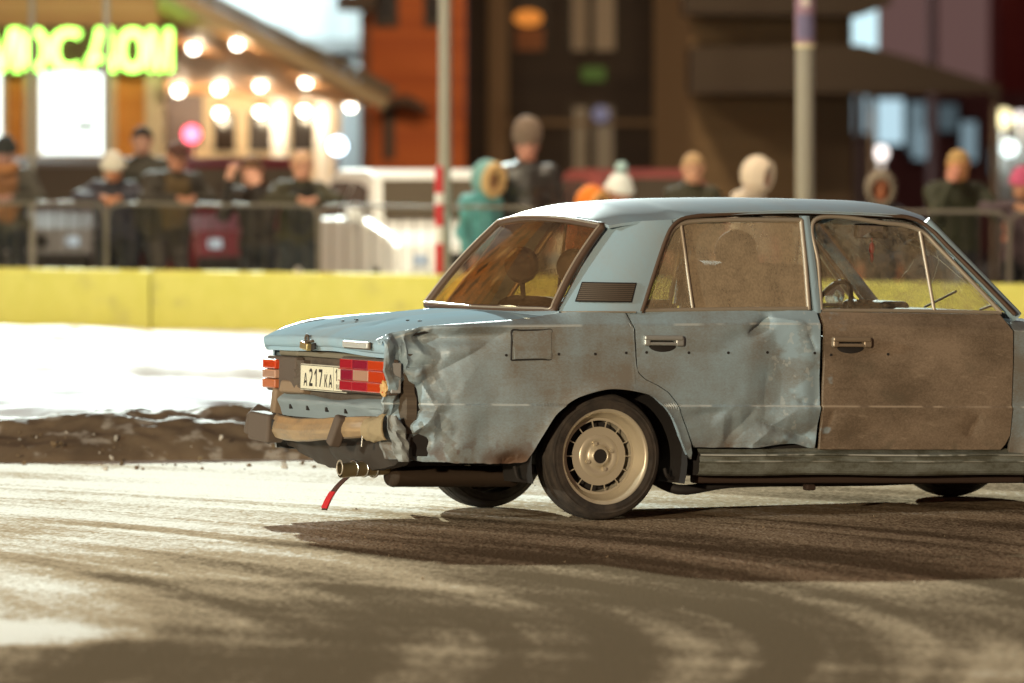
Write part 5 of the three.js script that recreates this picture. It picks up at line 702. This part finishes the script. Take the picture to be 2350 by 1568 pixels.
// boot lid
{
  const lidMid = curve([[-1.15, 0.812], [-1.12, 0.833], [-1.05, 0.866], [-0.83, 0.914], [-0.5, 0.950], [-0.37, 0.962]]);
  const lidP = (u, v) => { // u across, v from the window to the lip and round it
    const t = lerp(-1, 1, u), a = Math.abs(t), z = t * (t < 0 ? 0.685 : 0.664), x0 = -0.405 + 0.10 * t * t, corner = (t > 0 ? 0.035 : 0.006) * Math.pow(a, 8), xe = -1.128 + corner;
    if (v < 0.84) { const x = lerp(x0, xe, v / 0.84), y = lerp(lidMid(x), lidEdgeY(Math.max(x, -1.117)), Math.pow(a, 2.6)) ; const dn = t > -0.4 ? fold(x, z, -1.06, -0.25, -0.85, 0.05, 0.05, 0.010) + fold(x, z, -1.0, 0.22, -0.8, 0.12, 0.06, 0.007) : 0; return [x, y - dn + 0.002 * (fbm(x * 6, z * 6, 3, 461) - 0.5), z]; }
    const s = (v - 0.84) / 0.16, yb = lerp(lidMid(xe), lidEdgeY(-1.117), Math.pow(a, 2.6)), drop = [0, 0.008, 0.020, 0.036, 0.050, 0.054], back = [0, -0.008, -0.010, -0.006, 0.004, 0.016], i = Math.min(4, Math.floor(s * 5)), f = s * 5 - i; return [xe + lerp(back[i], back[i + 1], f), yb - lerp(drop[i], drop[i + 1], f) + 0.004 * Math.sin(t * 5 + 1) * s, z];
  };
  const lid = part('boot_lid', sheet(90, 70, lidP, () => [0.004, -0.018, 0], (p) => [p[0] / 2, p[2] / 2 + 0.2]), M_LID, car);
  part('boot_lid_gap', [tube([[-1.105, 0.790, 0.668], [-1.06, 0.826, 0.669], [-0.833, 0.876, 0.669], [-0.38, 0.926, 0.669]], 0.006, 50, 6)], M_BLACK, lid);
  part('boot_hinge_panel', sheet(40, 6, (u, v) => { const t = lerp(-1, 1, u); return [lerp(-0.395 + 0.10 * t * t, -0.355 + 0.11 * t * t, v) , lerp(lerp(0.960, 0.945, t ** 2), 0.968, v), t * lerp(0.664, 0.70, v)]; }, () => [0, -0.02, 0]), M_LID, car);
  const pl = part('plate_lamp', rb(0.02, 0.030, 0.30, -1.144, 0.799, 0.425, 0.006, [0, -0.03, 0]), mat([0.55, 0.56, 0.52], 0.3, { metalness: 0.3 }), lid); part('plate_lamp_rim', rb(0.012, 0.036, 0.31, -1.138, 0.797, 0.425, 0.005, [0, -0.03, 0]), M_GRIMY, pl);
  const lk = part('padlock', rb(0.03, 0.036, 0.085, -1.155, 0.778, -0.13, 0.008, [0.12, 0, 0]), mat([0.52, 0.42, 0.20], 0.35, { metalness: 0.8 }), lid); part('shackle', [new THREE.TorusGeometry(0.017, 0.006, 8, 20).rotateY(Math.PI / 2).translate(-1.152, 0.812, -0.125), rb(0.022, 0.012, 0.05, -1.143, 0.802, -0.10, 0.004)], M_GRIMY, lk); part('hasp', rb(0.012, 0.03, 0.05, -1.14, 0.775, -0.08, 0.004, [-0.2, 0, 0]), M_BLACK, lk);
  for (const hq of [[-0.93, -0.22], [-0.90, -0.13], [-0.83, 0.30], [-0.81, 0.39]].map(([x, z]) => new THREE.CylinderGeometry(0.009, 0.009, 0.004, 10).translate(x, lidMid(x) - 0.002 - (lidMid(x) - lidEdgeY(x)) * Math.pow(Math.abs(z) / 0.664, 2.6) + 0.003, z))) part('lid_hole', hq, M_BLACK, lid);
}
// tail
const tailMap = colourTexture(512, 256, (u, v) => { const n = fbm(u * 12, v * 8, 5, 471), f = noise(u * 160, v * 90, 473); return mix3([0.050, 0.036, 0.024], [0.13, 0.098, 0.066], clamp(n * 1.3 - 0.2 + (f - 0.5) * 0.3)); });
const M_TAIL = new THREE.MeshPhysicalMaterial({ map: tailMap, roughness: 0.7, side: THREE.DoubleSide });
{
  const rp = part('rear_panel', sheet(70, 40, (u, v) => { const z = lerp(-0.70, 0.71, u), y = lerp(0.40, 0.765, v); return [-1.045 + 0.03 * (z / 0.7) ** 4 - 0.012 * sm(0.735, 0.70, y) * sm(0.55, 0.6, y) + 0.012 * (fbm(z * 8, y * 8, 3, 481) - 0.5), y, z]; }, () => [0.05, 0, 0]), M_TAIL, car);
  part('panel_ledge', sheet(60, 16, (u, v) => { const z = lerp(-0.56, 0.58, u), pr = [[0.552, -1.058], [0.545, -1.075], [0.535, -1.092], [0.522, -1.106], [0.516, -1.110], [0.508, -1.108], [0.495, -1.10], [0.48, -1.092], [0.46, -1.086], [0.44, -1.08]], q = v * 9, i = Math.min(8, Math.floor(q)), f = q - i, dip = 0.022 * Math.exp(-Math.pow((z + 0.02) / 0.28, 2)) * (v < 0.3 ? 1 : 0); return [lerp(pr[i][1], pr[i + 1][1], f) - 0.006 * (fbm(z * 7, v * 4, 3, 485) - 0.5) + 0.05 * sm(0.35, 0.6, z) * (0.4 + fbm(z * 14, v * 5, 2, 487)), lerp(pr[i][0], pr[i + 1][0], f) - dip, z]; }, () => [0.03, 0, 0], (p) => [p[2] / 2 + 0.4, p[1]]), mat([0.235, 0.275, 0.28], 0.55, { specularIntensity: 0.4 }), rp, 'light blue lower ledge of the rear panel');
  for (const z of [-0.42, -0.22, 0.0, 0.22]) part('panel_slot', rb(0.02, 0.022, 0.010, -1.098, 0.486, z, 0.004), M_BLACK, rp);
  part('side_bracket', [rb(0.10, 0.20, 0.05, -1.07, 0.47, -0.60, 0.012, [0.25, 0, 0]), rb(0.06, 0.06, 0.20, -1.075, 0.575, -0.42, 0.015, [0, 0.2, -0.25])], mat([0.22, 0.15, 0.09], 0.75), rp);
  part('boot_inner', [rb(0.05, 0.05, 0.22, -1.06, 0.745, -0.50, 0.015), rb(0.03, 0.028, 0.9, -1.066, 0.738, 0.05, 0.01)], mat([0.16, 0.135, 0.09], 0.7), rp);
  // number plate
  const cv = document.createElement('canvas'); cv.width = 1040; cv.height = 224; const c = cv.getContext('2d'); c.fillStyle = '#d6cfb4'; c.fillRect(0, 0, 1040, 224); c.strokeStyle = '#1b1712'; c.lineWidth = 6; c.strokeRect(6, 6, 1028, 212); c.beginPath(); c.moveTo(770, 6); c.lineTo(770, 218); c.stroke();
  c.fillStyle = '#1a1612'; c.textAlign = 'center'; const ch = (s, x, y, px, sx) => { c.save(); c.translate(x, y); c.scale(sx, 1); c.font = 'bold ' + px + 'px sans-serif'; c.fillText(s, 0, 0); c.restore(); };
  ch('А', 120, 190, 160, 0.82); ch('2', 245, 190, 218, 0.78); ch('1', 360, 190, 218, 0.78); ch('7', 470, 190, 218, 0.78); ch('К', 590, 190, 160, 0.82); ch('А', 700, 190, 160, 0.82); ch('1', 835, 128, 150, 0.8); ch('RUS', 880, 202, 62, 0.95);
  const R = rng(12); for (let i = 0; i < 900; i++) { c.fillStyle = 'rgba(90,70,45,' + (0.05 + R() * 0.2) + ')'; c.fillRect(R() * 1040, R() * 224, 2 + R() * 10, 2 + R() * 5); }
  const t = new THREE.CanvasTexture(cv); t.colorSpace = THREE.SRGBColorSpace;
  const plate = part('number_plate', rb(0.008, 0.124, 0.53, -1.092, 0.630, -0.055, 0.003), mat([0.45, 0.42, 0.34], 0.6), car);
  part('plate_face', new THREE.PlaneGeometry(0.522, 0.118).rotateY(-Math.PI / 2).translate(-1.0985, 0.630, -0.055), new THREE.MeshStandardMaterial({ map: t, roughness: 0.55, side: THREE.DoubleSide }), plate);
  // lamps
  const red = mat([0.34, 0.012, 0.022], 0.16, { clearcoat: 1 }), red2 = mat([0.25, 0.010, 0.030], 0.16, { clearcoat: 1 }), amber = mat([0.50, 0.045, 0.008], 0.16, { clearcoat: 1 }), clearL = mat([0.42, 0.24, 0.16], 0.2, { clearcoat: 1 }), faded = mat([0.40, 0.12, 0.045], 0.4);
  const lamp = part('tail_lamp', rb(0.06, 0.165, 0.53, -1.085, 0.657, 0.455, 0.012), M_RUBBER, car, 'intact right tail lamp');
  const cols = [[0.205, 0.345, [red, red2, red]], [0.348, 0.520, [red2, clearL, red]], [0.523, 0.70, [amber, amber, amber]]], rows = [[0.583, 0.628], [0.631, 0.682], [0.685, 0.730]];
  for (const [a, b, ms] of cols) rows.forEach(([y0, y1], i) => part('lens', rb(0.03, y1 - y0, b - a, -1.115 - (i === 1 ? -0.004 : 0), (y0 + y1) / 2, (a + b) / 2, 0.005), ms[2 - i], lamp));
  part('lens_rib', [0.6295, 0.6835].map((y) => rb(0.036, 0.005, 0.495, -1.118, y, 0.4525, 0.002)), red, lamp); part('broken_edge', (() => { const q = new THREE.IcosahedronGeometry(0.035, 4), p = q.attributes.position; for (let i = 0; i < p.count; i++) { const k = 0.6 + 0.8 * fbm(p.getX(i) * 60 + 7, p.getY(i) * 60 + p.getZ(i) * 40, 3, 491); p.setXYZ(i, p.getX(i) * k * 0.5, p.getY(i) * k, p.getZ(i) * k); } q.computeVertexNormals(); return q.translate(-1.118, 0.608, 0.69); })(), mat([0.55, 0.33, 0.12], 0.5), lamp); part('lamp_side', rb(0.05, 0.14, 0.016, -1.075, 0.655, 0.722, 0.006), mat([0.30, 0.30, 0.29], 0.5), lamp);
  const lamp2 = part('tail_lamp', rb(0.05, 0.165, 0.34, -1.075, 0.637, -0.545, 0.012), M_RUBBER, car, 'broken left tail lamp with only its outer lenses left');
  for (const [y0, y1, m] of [[0.567, 0.610, faded], [0.613, 0.655, clearL], [0.658, 0.702, amber]]) part('lens', rb(0.05, y1 - y0, 0.15, -1.098, (y0 + y1) / 2, -0.640, 0.008), m, lamp2);
  part('torn_housing', (() => { const q = sheet(24, 16, (u, v) => [-1.10 + 0.035 * fbm(u * 6, v * 6, 3, 495) - 0.01, lerp(0.575, 0.705, v), lerp(-0.55, -0.30, u)], () => [0.04, 0, 0]); return q; })(), M_GRIMY, lamp2);
  // lower valance, battered
  const lowEdge = lin([[-0.66, 0.33], [-0.58, 0.295], [-0.34, 0.225], [-0.1, 0.205], [0.2, 0.205], [0.45, 0.23], [0.70, 0.28]]);
  part('rear_valance', sheet(80, 24, (u, v) => { const z = lerp(-0.66, 0.70, u), y = lerp(lowEdge(z) + 0.012 * (fbm(z * 18, 3, 3, 501) - 0.5), 0.44, v); return [-1.06 - 0.01 * v + 0.045 * (ridge(z * 5, y * 7, 503)) * 0.6 + 0.04 * (1 - v) * (1 - v), y, z]; }, () => [0.06, 0, 0]), mat([0.034, 0.025, 0.017], 0.85), car);
  const fg = sheet(10, 26, (u, v) => { const w = 0.058 * (0.55 + 0.5 * Math.sin(Math.PI * clamp(v * 0.85 + 0.12))) * (1 + 0.25 * (noise(v * 7, 3, 531) - 0.5)), s = u - 0.5; return [s * w * 1.5 + 0.055 * v + 0.02 * facet(v * 5, u * 2, 533), 0.10 - 0.21 * v, 0.014 * (1 - 4 * s * s) + 0.02 * Math.sin(v * 2.4) + 0.03 * facet(v * 6 + 2, u * 2.5, 535)]; }, () => [0, 0, -0.004], null, 0.4);
  part('hanging_flap', fg.translate(-1.105, 0.385, 0.748), mat([0.24, 0.26, 0.25], 0.6), car, 'torn grey sheet hanging behind the quarter panel');
}
{ // bumper
  const bp = [[0.02, 0.040], [-0.012, 0.050], [-0.026, 0.046], [-0.040, 0.020], [-0.044, -0.004], [-0.040, -0.022], [-0.022, -0.046], [0.0, -0.052], [0.02, -0.046]];
  const b = part('rear_bumper', sheet(60, 8, (u, v) => { const z = lerp(-0.52, 0.66, u), q = bp[Math.round(v * 8)], yc = lerp(0.395, 0.432, sm(0, 0.9, u)) - 0.020 * Math.sin(u * Math.PI), k = lerp(1.15, 0.92, u), x = -1.165 + 0.05 * Math.pow(Math.abs(lerp(-1, 1, u)), 4) + 0.07 * sm(0.80, 1, u) - 0.02 * Math.sin(u * 4); return [x + q[0], yc + q[1] * k + 0.006 * (fbm(u * 9, v * 2, 2, 515) - 0.5), z]; }, null, null, 0.25), new THREE.MeshPhysicalMaterial({ map: colourTexture(256, 64, (u, v) => mix3([0.33, 0.215, 0.105], [0.19, 0.135, 0.08], clamp(fbm(u * 18, v * 7, 5, 511) * 1.4 - 0.3 + 0.3 * (noise(u * 120, v * 30, 513) - 0.5)))), roughness: 0.5, side: THREE.DoubleSide }), car, 'ochre stained bent bumper bar');
  part('end_cap', [rb(0.10, 0.135, 0.17, -1.170, 0.386, -0.545, 0.016, [0.08, 0.20, 0], 3), rb(0.115, 0.120, 0.15, -1.130, 0.395, -0.668, 0.016, [0.55, 0.75, 0.1], 3)], M_RUBBER, b); part('overrider', rb(0.065, 0.150, 0.055, -1.205, 0.400, 0.37, 0.016, [0.42, 0, -0.15], 3), M_RUBBER, b);
  part('torn_end', (() => { const q = sheet(24, 18, (u, v) => { const a = u * 2.6 - 1.3, r = 0.05 + 0.02 * fbm(u * 4, v * 4, 3, 521); return [-1.12 - r * Math.cos(a) * (1 - v * 0.5), 0.425 + r * 1.0 * Math.sin(a) + 0.02 * (v - 0.5), lerp(0.58, 0.74, v)]; }, () => [0.006, 0, 0]); return q; })(), mat([0.29, 0.22, 0.12], 0.8), b); part('bent_bolt', rod([-1.16, 0.44, 0.56], [-1.165, 0.335, 0.555], 0.006), M_CHROME, b);
  part('bracket', [rb(0.16, 0.05, 0.05, -1.11, 0.40, -0.42, 0.01), rb(0.16, 0.05, 0.05, -1.11, 0.40, 0.30, 0.01)], M_BLACK, b);
}
{ // shell, floor, underbody, exhaust
  const mid = [[-1.0, 0.28], [-0.9, 0.24], [-0.5, 0.25], [-0.3, 0.30], [0.3, 0.30], [0.5, 0.20], [2.2, 0.20], [2.85, 0.26], [2.9, 0.70], [2.2, 0.84], [2.1, 0.88], [1.85, 0.80], [0.2, 0.76], [-0.2, 0.78], [-1.0, 0.74]], sh = part('floor_pan', prism(mid, 0.92).translate(0, 0, -0.46), M_BLACK, car);
  const outA = [[-1.0, 0.30], [-0.46, 0.28], [-0.44, 0.42], [-0.34, 0.58], [0, 0.66], [0.34, 0.58], [0.44, 0.36], [0.46, 0.21], [2.12, 0.21], [2.14, 0.36], [2.22, 0.56], [2.52, 0.64], [2.80, 0.56], [2.88, 0.36], [2.89, 0.70], [2.1, 0.86], [0.2, 0.86], [-1.0, 0.76]]; for (const s of [1, -1]) part('inner_side', prism(outA, 0.235).translate(0, 0, s > 0 ? 0.462 : -0.697), M_BLACK, sh);
  part('muffler', new THREE.LatheGeometry([[0, -0.325], [0.030, -0.325], [0.046, -0.318], [0.052, -0.305], [0.0535, -0.300], [0.052, -0.295], [0.052, 0.295], [0.0535, 0.300], [0.052, 0.305], [0.046, 0.318], [0.030, 0.325], [0, 0.325]].map(([r, y]) => new THREE.Vector2(r, y)), 28).rotateZ(Math.PI / 2).scale(1, 0.95, 1.5).translate(-0.59, 0.188, 0.30), mat([0.038, 0.025, 0.016], 0.75, { specularIntensity: 0.3 }), car);
  const tp = part('tailpipe', [new THREE.CylinderGeometry(0.034, 0.034, 0.24, 20, 1, true).rotateZ(Math.PI / 2 + 0.06).translate(-1.04, 0.222, 0.30), new THREE.CylinderGeometry(0.030, 0.030, 0.24, 20, 1, true).rotateZ(Math.PI / 2 + 0.06).translate(-1.035, 0.222, 0.30)], mat([0.30, 0.24, 0.13], 0.35, { metalness: 0.8 }), car); part('pipe_band', [0, 1, 2].map((i) => new THREE.TorusGeometry(0.0345, 0.006, 8, 24).rotateY(Math.PI / 2 + 0.3).translate(-1.09 + i * 0.05, 0.225 - i * 0.003, 0.30)), M_CHROME, tp); part('pipe_mouth', new THREE.TorusGeometry(0.033, 0.004, 8, 24).rotateY(Math.PI / 2).translate(-1.16, 0.228, 0.30), M_TRIM, tp);
  part('front_pipe', [tube([[-0.28, 0.19, 0.28], [0.1, 0.26, 0.3], [0.36, 0.19, 0.42], [0.48, 0.135, 0.5], [0.75, 0.165, 0.5], [1.6, 0.175, 0.45], [2.3, 0.20, 0.3]], 0.024, 70, 8)], M_BLACK, tp);
  part('frame_rail', [rb(1.75, 0.045, 0.06, 1.38, 0.192, 0.60, 0.012), rb(1.55, 0.05, 0.06, 1.33, 0.178, -0.60, 0.012), rb(0.05, 0.03, 0.05, 1.12, 0.15, 0.60, 0.01), rb(0.5, 0.05, 1.0, 1.9, 0.185, 0, 0.02), rb(0.3, 0.10, 0.4, 2.4, 0.20, 0, 0.04)], mat([0.035, 0.018, 0.010], 0.8), sh);
  part('axle', [rod([0, 0.295, -0.62], [0, 0.295, 0.62], 0.036), new THREE.SphereGeometry(0.11, 18, 12).translate(0, 0.295, 0), rod([0.1, 0.27, 0], [1.4, 0.30, 0], 0.03)], M_BLACK, sh);
  part('hose', [tube([[-0.44, 0.25, 0.66], [-0.425, 0.195, 0.67], [-0.395, 0.18, 0.67], [-0.365, 0.195, 0.67], [-0.35, 0.25, 0.66]], 0.009, 30, 8), tube([[0.33, 0.24, 0.66], [0.345, 0.205, 0.66], [0.39, 0.195, 0.64], [0.46, 0.22, 0.6]], 0.009, 24, 8)], M_BLACK, sh);
  const tow = part('tow_strap', sheet(4, 20, (u, v) => { const k = v; return [-1.055 - 0.12 * k - 0.012 * Math.sin(k * 3), 0.185 - 0.16 * k + 0.012 * Math.sin(k * Math.PI), 0.16 + (u - 0.5) * 0.055]; }, () => [0.006, 0, 0]), mat([0.07, 0.03, 0.022], 0.7), car); part('red_end', sheet(4, 8, (u, v) => { const k = 0.52 + 0.42 * v; return [-1.061 - 0.12 * k - 0.012 * Math.sin(k * 3), 0.183 - 0.16 * k + 0.012 * Math.sin(k * Math.PI), 0.16 + (u - 0.5) * 0.058]; }, () => [0.006, 0, 0]), mat([0.55, 0.02, 0.03], 0.5), tow);
  for (const s of [1, -1]) part('wheel_house', sheet(30, 4, (u, v) => { const a = lerp(-0.25, Math.PI + 0.25, u); return [Math.cos(a) * 0.40, 0.27 + Math.sin(a) * 0.39, s * lerp(0.44, 0.76, v)]; }, null, null, 0), M_BLACK, sh);
}
{ // wheels
  const tyreP = []; for (let i = 0; i <= 96; i++) { const a = i / 96 * Math.PI, w = 0.088, y = -w * Math.sign(Math.cos(a)) * Math.pow(Math.abs(Math.cos(a)), 0.6); let r = 0.222 + 0.074 * Math.pow(Math.sin(a), 0.45); if (Math.abs(y) < 0.066 && Math.abs(((y + 0.2) % 0.026) - 0.013) < 0.0032) r -= 0.006; const q = Math.abs(r - 0.262) < 0.0025 || Math.abs(r - 0.243) < 0.002 ? 0.0022 * Math.sign(y) : 0; tyreP.push(new THREE.Vector2(r, y + q)); }
  const tyreG = new THREE.LatheGeometry(tyreP, 72).rotateX(Math.PI / 2), M_T = new THREE.MeshPhysicalMaterial({ map: colourTexture(512, 128, (u, v) => mix3([0.020, 0.016, 0.013], [0.062, 0.048, 0.036], clamp(fbm(u * 40, v * 10, 5, 541) * 1.3 - 0.25 + 0.25 * (noise(u * 300, v * 80, 543) - 0.5)))), roughness: 0.85, side: THREE.DoubleSide });
  const rimM = mat([0.58, 0.52, 0.39], 0.38, { metalness: 0.4 }), barrel = new THREE.LatheGeometry([[0.150, -0.10], [0.168, -0.02], [0.180, 0.020], [0.192, 0.036], [0.200, 0.056], [0.204, 0.074], [0.212, 0.080], [0.222, 0.083], [0.2265, 0.079], [0.226, 0.070]].map(([r, y]) => new THREE.Vector2(r, y)), 72).rotateX(Math.PI / 2);
  const disc = new THREE.Shape(); disc.absarc(0, 0, 0.178, 0, Math.PI * 2); const NS = 14; for (let i = 0; i < NS; i++) { const h = new THREE.Path(), a0 = (i + 0.035) / NS * Math.PI * 2, a1 = (i + 0.965) / NS * Math.PI * 2; h.absarc(0, 0, 0.166, a0, a1, false); h.absarc(0, 0, 0.136, a1, a0, true); disc.holes.push(h); } const hc = new THREE.Path(); hc.absarc(0, 0, 0.10, 0, Math.PI * 2, true); disc.holes.push(hc);
  const discG = new THREE.ExtrudeGeometry(disc, { depth: 0.005, bevelEnabled: false, curveSegments: 48 }).translate(0, 0, 0.012), dish = new THREE.LatheGeometry([[0.102, 0.016], [0.095, 0.022], [0.080, 0.024], [0.070, 0.018], [0.060, 0.016], [0.052, 0.024], [0.042, 0.036], [0.036, 0.040], [0.033, 0.034]].map(([r, y]) => new THREE.Vector2(r, y)), 48).rotateX(Math.PI / 2);
  const hub = new THREE.CylinderGeometry(0.033, 0.033, 0.03, 24).rotateX(Math.PI / 2).translate(0, 0, 0.018), bolts = [0, 1, 2, 3].map((i) => new THREE.CylinderGeometry(0.010, 0.010, 0.018, 6).rotateX(Math.PI / 2).translate(Math.cos(i * Math.PI / 2 + 0.4) * 0.064, Math.sin(i * Math.PI / 2 + 0.4) * 0.064, 0.024)), back = new THREE.CylinderGeometry(0.165, 0.165, 0.02, 32).rotateX(Math.PI / 2).translate(0, 0, -0.05);
  for (const [x, s, turn] of [[0, 1, 0], [0, -1, 0], [2.52, 1, -0.25], [2.52, -1, -0.25]]) {
    const w = new THREE.Group(); w.name = 'wheel'; w.position.set(x, 0.2965 + 0.02 * x, s * 0.625); w.rotation.y = (s < 0 ? Math.PI : 0) + turn; car.add(w);
    part('tyre', tyreG, M_T, w); part('rim', [barrel, discG, dish], rimM, w); part('hub', hub, M_BLACK, w); for (const q of bolts) part('wheel_bolt', q, rimM, w); part('brake_drum', back, M_BLACK, w);
  }
}
{ // cabin
  const fab = mat([0.045, 0.034, 0.026], 0.9), seat = (z) => { const s = part('front_seat', [rb(0.52, 0.16, 0.48, 1.42, 0.70, z, 0.06), rb(0.15, 0.60, 0.48, 1.10, 0.90, z, 0.06, [0, 0, 0.22])], fab, car); return s; };
  seat(-0.37); seat(0.37);
  const bench = part('rear_bench', [rb(0.5, 0.16, 1.2, 0.46, 0.68, 0, 0.06), rb(0.16, 0.44, 1.22, 0.14, 0.80, 0, 0.06, [0, 0, 0.25])], fab, car);
  for (const z of [-0.38, 0.20]) { part('headrest', new THREE.SphereGeometry(1, 24, 16).scale(0.06, 0.088, 0.145).translate(0.065, 1.165, z), fab, bench); part('headrest_post', rod([0.07, 1.0, z + 0.02], [0.066, 1.12, z], 0.012), M_BLACK, bench); }
  part('parcel_shelf', rb(0.34, 0.03, 1.2, -0.10, 0.942, 0, 0.01), mat([0.07, 0.05, 0.035], 0.9), car);
  const dash = part('dashboard', [rb(0.30, 0.20, 1.30, 2.02, 0.885, 0, 0.05), rb(0.16, 0.06, 0.44, 1.96, 0.985, -0.37, 0.03)], M_BLACK, car); part('steering_wheel', new THREE.TorusGeometry(0.19, 0.012, 8, 36).rotateY(Math.PI / 2).rotateZ(-0.42).translate(1.70, 0.93, -0.37), M_BLACK, dash); part('steering_column', rod([1.71, 0.925, -0.37], [1.95, 0.84, -0.37], 0.03), M_BLACK, dash);
  const mr = part('interior_mirror', rb(0.03, 0.07, 0.24, 1.735, 1.352, 0.0, 0.012, [0, 0.2, 0]), M_BLACK, car); part('mirror_glass', new THREE.PlaneGeometry(0.22, 0.058).rotateY(-1.37).translate(1.7180, 1.352, 0.0035), mat([0.85, 0.85, 0.8], 0.03, { metalness: 1 }), mr); part('mirror_stem', rod([1.745, 1.37, 0], [1.80, 1.43, 0], 0.008), M_BLACK, mr);
  part('red_charm', [new THREE.SphereGeometry(0.018, 12, 10).scale(0.8, 1.8, 0.8).translate(1.725, 1.27, 0.03), rod([1.73, 1.32, 0.02], [1.725, 1.295, 0.03], 0.003), new THREE.SphereGeometry(0.012, 10, 8).scale(0.8, 2, 0.8).translate(1.72, 1.225, 0.04)], mat([0.30, 0.02, 0.02], 0.5), mr);
  const dm = part('door_mirror', [new THREE.SphereGeometry(0.062, 24, 16).scale(0.7, 0.95, 1.1).translate(2.0, 1.03, -0.88)], M_CHROME, car, 'rounded chrome mirror on the far door'); part('mirror_stalk', rod([2.0, 0.975, -0.80], [2.0, 1.01, -0.87], 0.014), M_CHROME, dm);
}
{ // driver at the wheel, seen through the dusty glass
  const d = person({ x: 0, z: 0, h: 1.75, seat: true, lean: -0.12, jacket: [0.04, 0.032, 0.026], hat: 'hair', hatColour: [0.03, 0.018, 0.01], skin: [0.42, 0.23, 0.15], arms: ['wheel', 'wheel'], nod: 0.05, label: 'driver in a dark jacket holding the steering wheel inside the sedan' });
  car.updateMatrixWorld(true); const p = new THREE.Vector3(1.26, 0.215, -0.37).applyMatrix4(car.matrixWorld); d.position.copy(p); d.rotation.y = 25 * Math.PI / 180 + Math.PI / 2;
}
shade(scene);
renderer.render(scene, camera);
